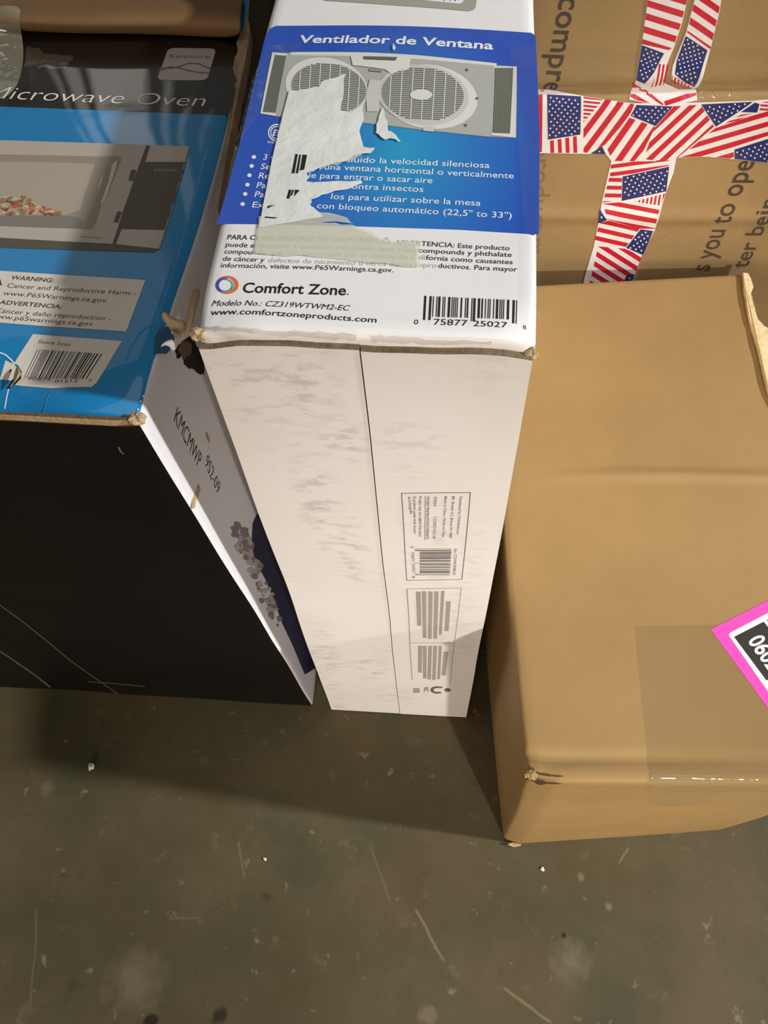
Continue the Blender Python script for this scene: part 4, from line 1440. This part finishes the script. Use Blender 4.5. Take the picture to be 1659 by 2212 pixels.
# loose end of the tape, bridging the rim and hanging on the front
def kp(px, py, z, push=0.0):
    q = unz(px, py, z)
    return q+np.array([0, -push, 0])
r0 = [KT_.P(*KT_.inv(x, 1668), 0.0012) for x in (1404, 1460, 1520, 1600, 1700)]
r1 = [KT_.P(*KT_.inv(x, y), 0.0045) for x, y in ((1404, 1686), (1460, 1687), (1520, 1689), (1600, 1692), (1700, 1694))]
r2 = [KF.P(*KF.inv(x, y), 0.007) for x, y in ((1404, 1702), (1460, 1703), (1520, 1704), (1600, 1704), (1700, 1706))]
r3 = [KF.P(*KF.inv(x, y), 0.009) for x, y in ((1408, 1716), (1460, 1714), (1520, 1712), (1600, 1708), (1700, 1712))]
sheet('loose_tape', carton, [r0, r1, r2, r3], 0, clear_mat('loose_clear_tape', (200, 172, 120), 0.10, rough=0.05, gloss=0.05, bump=(50, 0.5)), 'glossy loose end of clear tape', sub=2)
# pink sticker
M_PINK = mat('fluorescent_pink', (255, 76, 178), rough=0.45)
M_LBLWHITE = mat('sticker_white', (246, 244, 238), rough=0.45)
M_LBLBLACK = mat('sticker_black', (52, 46, 40), rough=0.45)
u0, u1, u2 = KT_.inv(1535, 1360), KT_.inv(1659, 1297), KT_.inv(1659, 1530)
ex = (u1-u0)/np.linalg.norm(u1-u0)
ey = (u2-u0)/np.linalg.norm(u2-u0)
Wd, Ht = 0.075, 0.066
p = Print(KT_, base=4)
pk = lambda s, t: tuple(u0+ex*s+ey*t)
p.uv([pk(0, 0), pk(Wd, 0), pk(Wd, Ht), pk(0, Ht)], M_PINK)
pink = p.build('pink_sticker', carton, grid=0.005, label='bright pink sticker with black number panel')
p = Print(KT_, base=5)
def z5(x, y):
    return (1500+x*0.13567, 1270+y*0.13567)
w0, w1, w2 = KT_.inv(*z5(530, 735)), KT_.inv(*z5(1172, 400)), KT_.inv(*z5(1172, 1655))
wex, wey = (w1-w0)/np.linalg.norm(w1-w0), (w2-w0)/np.linalg.norm(w2-w0)
wc = w0
pw = lambda s, t: wc+wex*s+wey*t
def rr(s0, t0, s1, t1, r):
    pts = []
    for (cx_, cy_, a0) in ((s0+r, t0+r, 180), (s1-r, t0+r, 270), (s1-r, t1-r, 0), (s0+r, t1-r, 90)):
        for i in range(6):
            a = math.radians(a0+90*i/5)
            pts.append(tuple(pw(cx_+r*math.cos(a), cy_+r*math.sin(a))))
    return pts
p.uv(rr(0, 0, 0.06, 0.056, 0.0022), M_LBLWHITE)
p.px([z5(628, 782), z5(1100, 540), z5(1620, 1180), z5(1145, 1478)], M_LBLBLACK, 1)
p.px([z5(1150, 515), z5(1500, 340), z5(2000, 960), z5(1670, 1150)], M_LBLBLACK, 1)
p.build('number_panel', pink, grid=0.005)
p = Print(KT_, base=7)
p.text('0602', z5(838, 842), z5(1195, 1340), z5(1052, 690), M_LBLWHITE, bold=0.02)
p.build('number_lettering', pink, grid=0.005)
# torn right rear rim and the split corner
prism('torn_edge', carton, rag([(1606, 588), (1618, 590), (1624, 606), (1628, 620), (1622, 632), (1630, 665), (1637, 690), (1650, 704), (1680, 720), (1700, 830), (1690, 900), (1668, 860), (1659, 838), (1650, 800), (1641, 760),
                                (1630, 722), (1620, 690), (1613, 650), (1608, 620)], 1.0, 3), KH+0.004, 0.02, M_KRAFT_RAW, label='pale torn board edge', wob=0.002)
p = Print(KT_, base=1)
M_CRK = mat('corner_crack', (84, 62, 36), rough=0.9)
cb = lambda x, y: (1060+x*0.3611, 1600+y*0.3611)
p.px(rag([cb(245, 160), cb(280, 188), cb(380, 205), cb(462, 212), cb(400, 218), cb(300, 206), cb(262, 190)], 0.8, 3), M_CRK)
p.px(rag([cb(205, 195), cb(240, 205), cb(290, 235), cb(350, 246), cb(460, 262), cb(340, 258), cb(285, 264), cb(240, 240), cb(205, 232)], 1.2, 3), M_CRK)
p.build('corner_cracks', carton, grid=0.005)
crumple('crushed_corner', carton, cb(240, 205), KH-0.001, (0.006, 0.005, 0.003), M_KRAFT, 3.4, 'crushed brown corner')
crumple('crushed_corner', carton, cb(140, 620), 0.004, (0.010, 0.003, 0.004), M_KRAFT_EDGE, 5.7, 'pale crushed bottom corner')

# ------------------------------------------------------------------ tall carton with flag tape, behind
FY = 0.598
def g_disp(a, b, c, P):
    d = np.array([0.0, 0.0014*nz(P, 7, 2.5), 0.0])
    zf = 0.506+0.02*(P[0]-0.05)
    if b < 0.5:
        d[1] += 0.004*math.exp(-((P[2]-zf)/0.006)**2) - 0.0015*math.exp(-((P[2]-zf-0.014)/0.008)**2)
        d[1] += -0.002*math.exp(-((P[2]-0.385)/0.008)**2)
    return d
GX0, GX1, GH, GD = -0.10, 0.46, 0.78, 0.42
flag_box = HexBox({(0, 0, 1): (GX0, FY-0.004, GH), (1, 0, 1): (GX1, FY+0.006, GH), (0, 1, 1): (GX0, FY+GD, GH), (1, 1, 1): (GX1, FY+GD, GH),
                   (0, 0, 0): (GX0, FY-0.004, 0), (1, 0, 0): (GX1, FY+0.006, 0), (0, 1, 0): (GX0, FY+GD, 0), (1, 1, 0): (GX1, FY+GD, 0)},
                  (GX1-GX0, GD, GH), g_disp, rad=0.005)
flagc = empty('flag_taped_box', ((GX0+GX1)/2, FY+GD/2, 0), 'tall brown carton crossed with stars and stripes tape, behind the low carton', 'box')
flag_box.body('box_body', flagc, [M_KRAFT_FLAG], {}, n=(60, 10, 300))
GF = Face(flag_box, 'front')
c5 = lambda x, y: (1120+x*0.3249, y*0.3249)
c9 = lambda x, y: (1420+x*0.1537, 280+y*0.1537)
p = Print(GF, base=2)
p.text('compre', c5(278, -25), c5(162, 600), c5(400, -20), M_INKBROWN, bold=0.012, xh=True)
p.build('printed_lettering', flagc, grid=0.0035)
p = Print(GF, base=2)
p.text('product m', c5(100, 962), c5(58, 1690), c5(212, 965), M_INKWEAK, xh=True)
p.build('printed_lettering', flagc, grid=0.0035)
p = Print(GF, base=2)
p.text('s you to ope', c9(718, 1985), c9(1378, 430), c9(515, 1965), M_INKBROWN, bold=0.012, xh=True)
p.build('printed_lettering', flagc, grid=0.0035)
p = Print(GF, base=2)
p.text('ter being', c9(1255, 1945), c9(1780, 800), c9(1085, 1925), M_INKBROWN, bold=0.012, xh=True)
p.build('printed_lettering', flagc, grid=0.0035)

M_FW = mat('flag_tape_white', (232, 226, 222), rough=0.25, coat=0.4, coat_rough=0.08, bump=(60, 0.35))
M_FR = mat('flag_tape_red', (196, 36, 52), rough=0.25, coat=0.4, coat_rough=0.08, bump=(60, 0.35))
M_FB = mat('flag_tape_navy', (40, 50, 104), rough=0.25, coat=0.4, coat_rough=0.08, bump=(60, 0.35))
P5 = lambda *pts: [c5(*q) for q in pts]
def canton(p, pts, d, sp=13, r=2.5, layer=2):
    q = P5(*pts)
    p.px(q, M_FB, layer)
    p.stars(q, d, sp*1.02, r*1.02, M_FW, layer+1)
def strp(p, pts, d, period, phase=0.0, layer=1, duty=0.5):
    p.stripes(P5(*pts), d, period*0.3249, M_FR, layer, duty, phase)

# upper left arm
p = Print(GF, base=7)
p.px(P5((868, -60), (1135, -60), (1088, 150), (1035, 310), (985, 430), (960, 540), (1060, 590), (1180, 590), (1188, 665), (975, 705), (735, 660), (780, 535), (820, 290)), M_FW)
strp(p, [(866, -40), (1130, -40), (1078, 160), (1030, 310), (1000, 330), (820, 290)], (200, 62), 86, 0.35)
canton(p, [(820, 297), (968, 352), (900, 480), (838, 552), (782, 530)], (30, 12), 12)
strp(p, [(930, 420), (998, 432), (965, 560), (880, 578)], (-12, 60), 26)
strp(p, [(760, 545), (820, 580), (965, 690), (955, 702), (740, 655)], (200, 118), 62)
strp(p, [(965, 660), (1175, 592), (1186, 650), (975, 702)], (200, -66), 60, 0.2)
p.build('flag_tape', flagc, grid=0.0035, label='flag tape strip, upper left arm')
# upper right arm
p = Print(GF, base=6)
p.px(P5((1185, -60), (1356, -60), (1340, 60), (1275, 330), (1195, 575), (1160, 590), (1015, 520), (1025, 440), (1115, 210)), M_FW)
strp(p, [(1185, -60), (1352, -60), (1335, 60), (1275, 325), (1120, 212)], (150, 104), 84, 0.1)
canton(p, [(1112, 236), (1256, 332), (1168, 576), (1040, 490), (1052, 400)], (34, 20), 12)
strp(p, [(1020, 500), (1160, 578), (1130, 590), (1015, 560)], (-10, 60), 24)
p.build('flag_tape', flagc, grid=0.0035, label='flag tape strip, upper right arm')
# horizontal arm
p = Print(GF, base=5)
p.px(P5((95, 588), (200, 592), (300, 612), (440, 640), (760, 686), (1200, 680), (1560, 668), (1900, 640), (1900, 1100), (1640, 1080), (1430, 1057), (1250, 1040), (1060, 1047), (950, 1072), (620, 1072),
        (572, 1010), (480, 1022), (300, 1018), (100, 1015)), M_FW)
p.px(P5((128, 628), (160, 626), (156, 1008), (134, 1010)), M_FR, 1)
p.px(P5((150, 594), (172, 596), (165, 612), (145, 610)), M_FR, 1)
p.px(P5((230, 600), (268, 606), (262, 614), (232, 610)), M_FR, 1)
canton(p, [(190, 626), (416, 640), (411, 892), (196, 926)], (36, 4), 13)
strp(p, [(196, 936), (412, 898), (412, 1014), (196, 1014)], (2, 50), 51, 0.5)
strp(p, [(432, 642), (562, 662), (432, 812)], (60, 6), 26)
strp(p, [(562, 658), (770, 692), (735, 775), (575, 960), (480, 1018), (432, 1010), (432, 830)], (150, -205), 76, 0.2)
canton(p, [(785, 696), (1025, 706), (912, 836), (745, 768)], (36, 4), 13)
strp(p, [(738, 780), (910, 842), (830, 1000), (770, 1070), (625, 1068), (580, 965)], (150, -215), 82, 0.3)
strp(p, [(1030, 705), (1212, 694), (1300, 840), (1060, 1046), (950, 1070), (830, 1056), (905, 850)], (150, -140), 66)
canton(p, [(1214, 692), (1556, 676), (1480, 730), (1312, 840)], (36, -14), 13)
p.px(P5((1480, 742), (1572, 680), (1602, 690), (1586, 746)), M_FB, 2)
strp(p, [(1340, 836), (1480, 760), (1570, 752), (1420, 815)], (60, -14), 22)
strp(p, [(1610, 680), (1680, 670), (1680, 740), (1600, 745)], (60, 4), 26)
strp(p, [(1308, 850), (1560, 765), (1900, 660), (1900, 790), (1660, 900), (1432, 974), (1432, 1055), (1250, 1038), (1070, 1044)], (200, -58), 66, 0.1)
canton(p, [(1436, 992), (1662, 920), (1900, 850), (1900, 1098), (1640, 1078), (1436, 1055)], (36, -10), 13)
canton(p, [(478, 1018), (556, 972), (580, 1022)], (36, 4), 11, 2)
p.build('flag_tape', flagc, grid=0.0035, label='flag tape strip, horizontal arm')
# lower arm
p = Print(GF, base=4)
p.px(P5((618, 1066), (1050, 1046), (1030, 1150), (978, 1285), (905, 1530), (818, 1700), (770, 1840), (700, 1900), (420, 1930), (440, 1840), (500, 1640), (535, 1470), (555, 1340)), M_FW)
strp(p, [(615, 1072), (1000, 1062), (1000, 1100), (690, 1168), (608, 1170)], (300, -40), 52, 0.4)
strp(p, [(606, 1170), (688, 1176), (684, 1330), (560, 1345)], (100, 2), 52, 0.2)
canton(p, [(692, 1172), (1002, 1106), (982, 1270), (686, 1334)], (36, -9), 13)
strp(p, [(770, 1338), (976, 1285), (945, 1366), (840, 1350)], (-10, 60), 26)
strp(p, [(560, 1352), (740, 1338), (942, 1376), (905, 1520), (800, 1518), (592, 1458)], (200, 38), 62, 0.3)
canton(p, [(538, 1385), (590, 1462), (528, 1482)], (30, 10), 11)
strp(p, [(540, 1478), (600, 1466), (806, 1518), (715, 1640), (505, 1600)], (200, 46), 58)
canton(p, [(812, 1522), (896, 1534), (828, 1694), (716, 1646)], (34, 8), 12)
strp(p, [(530, 1636), (706, 1652), (822, 1700), (772, 1826), (700, 1890), (470, 1900)], (200, 128), 62, 0.2)
canton(p, [(720, 1830), (772, 1820), (760, 1860), (700, 1880)], (30, 8), 11)
p.build('flag_tape', flagc, grid=0.0035, label='flag tape strip, lower arm')
p = Print(GF, base=1)
p.px([(1150, 98), (1290, 104), (1382, 112), (1372, 204), (1150, 192)], M_TAPE2)
p.build('clear_tape', flagc, grid=0.0035)
p = Print(GF, base=1)
p.px([(1510, 100), (1720, 108), (1720, 212), (1500, 212)], M_TAPE2)
p.build('clear_tape', flagc, grid=0.0035)
p = Print(GF, base=1)
p.px([(1420, 478), (1720, 480), (1720, 660), (1360, 640)], M_TAPE2)
p.build('clear_tape', flagc, grid=0.0035)

# ------------------------------------------------------------------ bits on the floor
def scrap(px, r, seed, label):
    c = unz(*px)
    bm = bmesh.new()
    bmesh.ops.create_icosphere(bm, subdivisions=2, radius=r)
    vs = []
    for v in bm.verts:
        n = 0.75+0.6*noise.noise(v.co/r*1.3+Vector((seed, 0, 0)))
        vs.append((c[0]+v.co.x*n, c[1]+v.co.y*n, max(0.0, r*0.55+v.co.z*n*0.6)))
    fs = [[v.index for v in f.verts] for f in bm.faces]
    bm.free()
    mn = min(v[2] for v in vs)
    vs = [(x, y, z-mn) for x, y, z in vs]
    o = bpy.data.meshes.new('paper_scrap')
    o.from_pydata([(x-c[0], y-c[1], z) for x, y, z in vs], [], fs)
    o.materials.append(mat('scrap_white', (226, 214, 196), rough=0.8))
    ob = bpy.data.objects.new('paper_scrap', o)
    COL.objects.link(ob)
    ob.location = (c[0], c[1], 0)
    ob['label'] = label
    ob['category'] = 'scrap'
    ob['group'] = 'scraps on the floor'
scrap((198, 1657), 0.0050, 1.0, 'largest white scrap, on the dark floor below the black carton')
scrap((1171, 1878), 0.0026, 2.0, 'small white scrap below the low brown carton')
scrap((573, 1856), 0.0022, 3.0, 'tiny white scrap on the open floor, left of centre')
